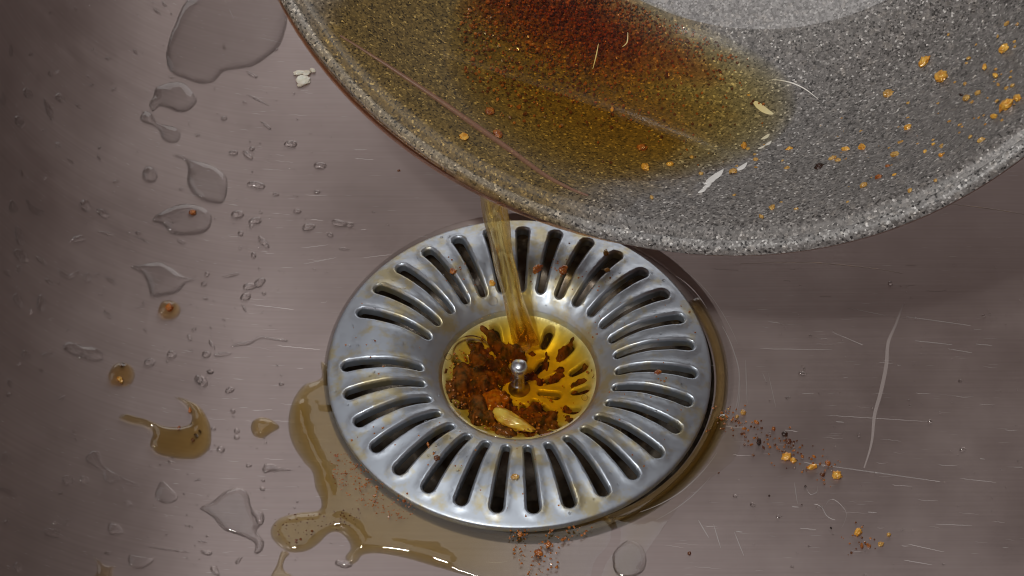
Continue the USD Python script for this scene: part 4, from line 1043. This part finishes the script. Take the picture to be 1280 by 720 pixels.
# ------------------------------------------------------------------ food in the pan
PCB = [(820, 172, 36, 'o'), (868, 213, 38, 'o'), (722, 258, 28, 'a'), (775, 283, 12, 'a'), (1038, 135, 30, 'o'), (985, 185, 22, 'o'), (1015, 208, 22, 'o'), (965, 255, 17, 'a'), (935, 270, 20, 'a'), (1045, 290, 36, 'o'), (1075, 270, 27, 'o'), (1010, 320, 22, 'o'), (975, 385, 19, 'a'),
       (945, 375, 13, 'a'), (775, 350, 22, 'o'), (740, 425, 22, 'a'), (755, 390, 15, 'a'), (845, 395, 13, 'o'), (822, 415, 15, 'o'), (865, 425, 15, 'o'), (695, 485, 19, 'r'), (738, 478, 11, 'o'), (655, 508, 22, 'a'), (650, 405, 28, 'o'), (605, 410, 24, 'o'), (570, 435, 22, 'a'), (533, 457, 24, 'k'),
       (585, 440, 17, 'a'), (445, 460, 15, 'a'), (452, 408, 18, 'o'), (433, 440, 11, 'a'), (328, 402, 26, 'o'), (360, 437, 15, 'a'), (298, 470, 22, 'a'), (210, 475, 13, 'a'), (405, 568, 20, 'a'), (375, 593, 17, 'a'), (470, 572, 13, 'a'), (610, 552, 9, 'a'), (780, 520, 13, 'a'), (850, 493, 9, 'a'),
       (720, 455, 14, 'r'), (1045, 65, 16, 'a'), (1020, 100, 11, 'a'), (58, 460, 30, 'o'), (50, 405, 26, 'r'), (125, 450, 17, 'o'), (185, 430, 13, 'a'), (75, 540, 15, 'a'), (920, 260, 12, 'k'), (1060, 235, 14, 'a'), (885, 95, 9, 'a'), (940, 160, 12, 'a')]
pc_px = [(780 + x * 0.4583, y * 0.4583) for x, y, *_ in PCB]
pc_spots = [(1156, 79, 'the upper big pan crumb'), (1178, 98, 'the lower big pan crumb'), (1256, 62, 'the big pan crumb at right edge'), (1259, 133, 'the pan crumb cluster at right edge'), (1057, 188, 'the long crumb pair in the pan'), (1024, 209, 'the black crumb in the pan'), (930, 184, 'the pan crumb by the silver glint'), (806, 211, 'the crumb in the pan oil')]
pn = {0: 'upper one of the two biggest orange crumbs on the dry pan wall', 1: 'lower one of the two biggest orange crumbs on the dry pan wall', 4: 'big orange crumb near the upper right edge inside the pan', 9: 'largest crumb of the cluster at the right edge inside the pan', 26: 'single black charred crumb on the lower pan wall',
      31: 'orange crumb just above the silver glint on the pan wall', 44: 'lone large orange crumb at the edge of the oil in the pan', 23: 'right hand one of the pair of long orange crumbs in the pan', 24: 'left hand one of the pair of long orange crumbs in the pan'}
rk = rank_labels(pc_px, pc_spots)
for k, ((x, y, s, c_), (px, py), (n, sec, who)) in enumerate(zip(PCB, pc_px, rk)):
    size = s * 0.4583 * 0.00015 * 1.1
    p, nn = on_pan(px, py)
    m = turned(crumb(size, k + 31, 0.6), p + nn * size * 0.15, nn)
    obj('food_crumb', m, FOODS[c_][1], label=pn.get(k) or f'small {FOODS[c_][0]} crumb, {ORD[n]} {sec} {who}', category='crumb', group='crumbs stuck to the inside of the pan')
for x, y, s, c_, lab in [(580, 172, 11, 'o', 'orange crumb under the oil near the left pan rim'), (622, 168, 14, 'r', 'larger red brown flake in the oil right of the orange one'), (612, 140, 13, 'r', 'red brown flake higher in the pan oil'), (765, 138, 8, 'o', 'small orange fleck in the middle of the pan oil')]:
    p, nn = on_pan(x, y)
    obj('food_crumb', turned(crumb(s * 0.00017, int(x), 0.4), p + nn * 0.0003, nn), FOODS[c_][1], label=lab, category='crumb')


def drape(pts, h, name, m_, label, category, rough=0.25):
    """A soft heap lying on the pan's inside, outlined in pixels."""
    gp = smooth_poly(pts, 80)
    P = np.vstack([ring_points(gp, 9), ring_points(gp.buffer(-8), 10), grid_points(gp.buffer(-14), 12)])
    tri = Delaunay(P).simplices
    c = P[tri].mean(1)
    tri = tri[shapely.contains_xy(gp, c[:, 0], c[:, 1])]
    d = shapely.distance(gp.boundary, shapely.points(P))
    hh = h * np.clip(d / 62, 0, 1) ** 1.15 * (1 - rough + 2 * rough * meshkit.fbm(np.c_[P / 28, 0 * P[:, 0]], 3, 6))
    pn = [on_pan(*q) for q in P]
    base_ = np.array([a - b * 0.0003 for a, b in pn]); top_ = np.array([a + b * (0.0001 + x) for (a, b), x in zip(pn, hh)])
    top_[:, 2] = np.minimum(top_[:, 2], Z_POOL - 0.0003)
    n = len(P)
    es = {(int(x), int(y)) for x, y in np.vstack([tri[:, [0, 1]], tri[:, [1, 2]], tri[:, [2, 0]]])}
    bd = np.array([(x, y) for x, y in es if (y, x) not in es])
    t = trimesh.Trimesh(np.vstack([top_, base_]), np.vstack([tri, tri[:, ::-1] + n, np.c_[bd[:, 0], bd[:, 0] + n, bd[:, 1]], np.c_[bd[:, 1], bd[:, 0] + n, bd[:, 1] + n]]), process=False)
    t.remove_unreferenced_vertices()
    if t.volume < 0:
        t.invert()
    obj(name, t, m_, label=label, category=category)


dregs_m = mat('red_dregs', {'t': ('transparent_bsdf', {'color': (1, 1, 1)}), 'v': ('absorption_volume', {'color': (0.83, 0.36, 0.02), 'density': 300.0})}, [], surface='t.BSDF', volume='v.volume')
drape([(520, -40), (545, 5), (585, 30), (640, 62), (700, 85), (760, 108), (830, 104), (885, 112), (908, 100), (880, 62), (840, 30), (800, 0), (790, -50), (640, -70)], 0.0042, 'oil_dregs', dregs_m, 'cloudy red brown dregs lying deepest in the pan oil at the top', 'dregs')
scum_m = mat('scum_line', {'p': ('principled_bsdf', {'base_color': (0.30, 0.15, 0.10), 'roughness': 0.4, 'alpha': 0.5})})
sed, sed2 = [], []
k = 0
while len(sed) + len(sed2) < 2600:
    x, y = g.uniform(480, 960), g.uniform(-60, 240)
    # thick in the deep of the oil at the top, thinning outwards
    d = math.hypot((x - 715) / 175, (y + 10) / 105)
    if g.random() > math.exp(-d ** 2 * 1.1):
        continue
    p, nn = on_pan(x, y)
    if p[2] > Z_POOL - 0.0012:
        continue
    k += 1
    s = g.uniform(0.0003, 0.0008) * (1.6 if g.random() < 0.05 else 1)
    m = trimesh.creation.icosphere(0, 1.0)
    v = np.array(m.vertices) * g.uniform(0.6, 1.3, (12, 1)) * s / 2
    (sed if g.random() < 0.55 else sed2).append(turned(trimesh.Trimesh(v, m.faces, process=False), p + nn * g.uniform(0.0001, 0.0022) * math.exp(-d), nn))
obj('pan_sediment', merge(sed), rust, smooth=False, label='red brown sediment lying under the deepest oil in the pan', category='sediment', kind='stuff')
obj('pan_sediment', merge(sed2), brown, smooth=False, label='darker brown grains mixed through the sediment in the pan oil', category='sediment', kind='stuff')


def pan_ribbon(pts, width, lift):
    ps = [on_pan(*q) for q in pts]
    p = np.array([a + b * lift for a, b in ps]); nn = np.array([b for a, b in ps])
    t = np.linspace(0, len(p) - 1, 40)
    p = np.c_[[PchipInterpolator(range(len(p)), p[:, k])(t) for k in range(3)]].T
    return tube(p, width / 2 * (0.3 + 0.7 * np.sin(np.linspace(0.1, math.pi - 0.1, 40))), 8)


more = []
for cx, cy, sx, sy, n in [(1245, 120, 25, 40, 34), (1130, 160, 60, 35, 40), (1060, 190, 40, 12, 26), (1200, 190, 40, 25, 22), (960, 262, 30, 6, 8), (930, 195, 30, 20, 12)]:
    for _ in range(n):
        p, nn = on_pan(g.normal(cx, sx), g.normal(cy, sy))
        if np.linalg.norm((p - PC) - ((p - PC) @ PN) * PN) > 0.102:
            continue
        size = g.uniform(0.0003, 0.0009)
        m = trimesh.creation.icosphere(1, 1.0)
        v = np.array(m.vertices) * g.uniform(0.6, 1.3, (len(m.vertices), 1)) * [size / 2, size / 2, size / 3.5]
        more.append(turned(trimesh.Trimesh(v, m.faces, process=False), p + nn * size * 0.1, nn))
obj('crumb_dust', merge(more), amber, smooth=False, label='fine amber crumb dust sprinkled over the dry right wall of the pan', category='crumbs', kind='stuff')
obj('scum_line', pan_ribbon([(425, 45), (480, 80), (540, 120), (590, 155), (640, 190), (690, 225), (735, 245)], 0.0013, 0.0001), scum_m, label='reddish scum line along the oil edge beside the left pan rim', category='scum line')
hair = food('pale_fibre', (0.8, 0.78, 0.72), (0.9, 0.88, 0.84), 0.4, 0, 200)
obj('fibre', pan_ribbon([(965, 100), (985, 103), (1003, 110), (1023, 125)], 0.0003, 0.0002), hair, label='thin pale curved fibre on the dry pan wall', category='fibre')
obj('fibre', pan_ribbon([(748, 65), (745, 80), (740, 98)], 0.0003, 0.0030), hair, label='thin pale fibre floating upright in the brown pan oil', category='fibre')
obj('fibre', pan_ribbon([(787, 48), (786, 60), (779, 68)], 0.0003, 0.0030), hair, label='short pale fibre right of the upright one in the pan oil', category='fibre')


def pan_patch(pts, h, edge, m_, name, lab, cat, n=40):
    g_ = smooth_poly(pts, n)
    c0, nn = on_pan(*np.array(pts).mean(0))
    a = np.cross([0.31, 0.95, 0.05], nn); a /= np.linalg.norm(a); b = np.cross(nn, a)
    q = []
    for x, y in g_.exterior.coords[:-1]:
        d = ray(x, y)
        w = CC + d * (((c0 - CC) @ nn) / (d @ nn)) - c0
        q.append((w @ a, w @ b))
    poly = Polygon(q).buffer(0)
    m = liquid(poly, h, edge, lambda x, y: 0 * x, sink=0.00005)
    obj(name, turned(m, c0, nn), m_, label=lab, category=cat)


glint = mat('clear_grease', {'p': ('principled_bsdf', {'base_color': (0.82, 0.82, 0.80), 'roughness': 0.3, 'metallic': 0.15})})
pan_patch([(930, 117), (943, 121), (963, 137), (977, 146), (959, 146), (941, 134)], 0.0003, 0.0008, glint, 'foil_flake', 'pale silvery flake on the dry pan wall below the fibre', 'flake')
for i, (x, y) in enumerate([(884, 232), (888, 226), (893, 221), (878, 238), (956, 172), (950, 184), (960, 180), (926, 210)]):
    t = 6 + 3 * (i % 3)
    pan_patch([(x - t, y + t * 0.6), (x - t * 0.3, y - 1), (x + t, y - t * 0.8), (x + t * 0.5, y + 1.5)], 0.00025, 0.0004, glint, 'grease_streak', ['bright streak in the middle of the silver glint', 'bright streak second from the top of the silver glint', 'topmost bright streak of the silver glint', 'lowest bright streak of the silver glint', 'upper grease streak right of the glint', 'lowest grease streak right of the glint', 'rightmost grease streak right of the glint', 'small grease streak between glint and crumbs'][i], 'grease streak')
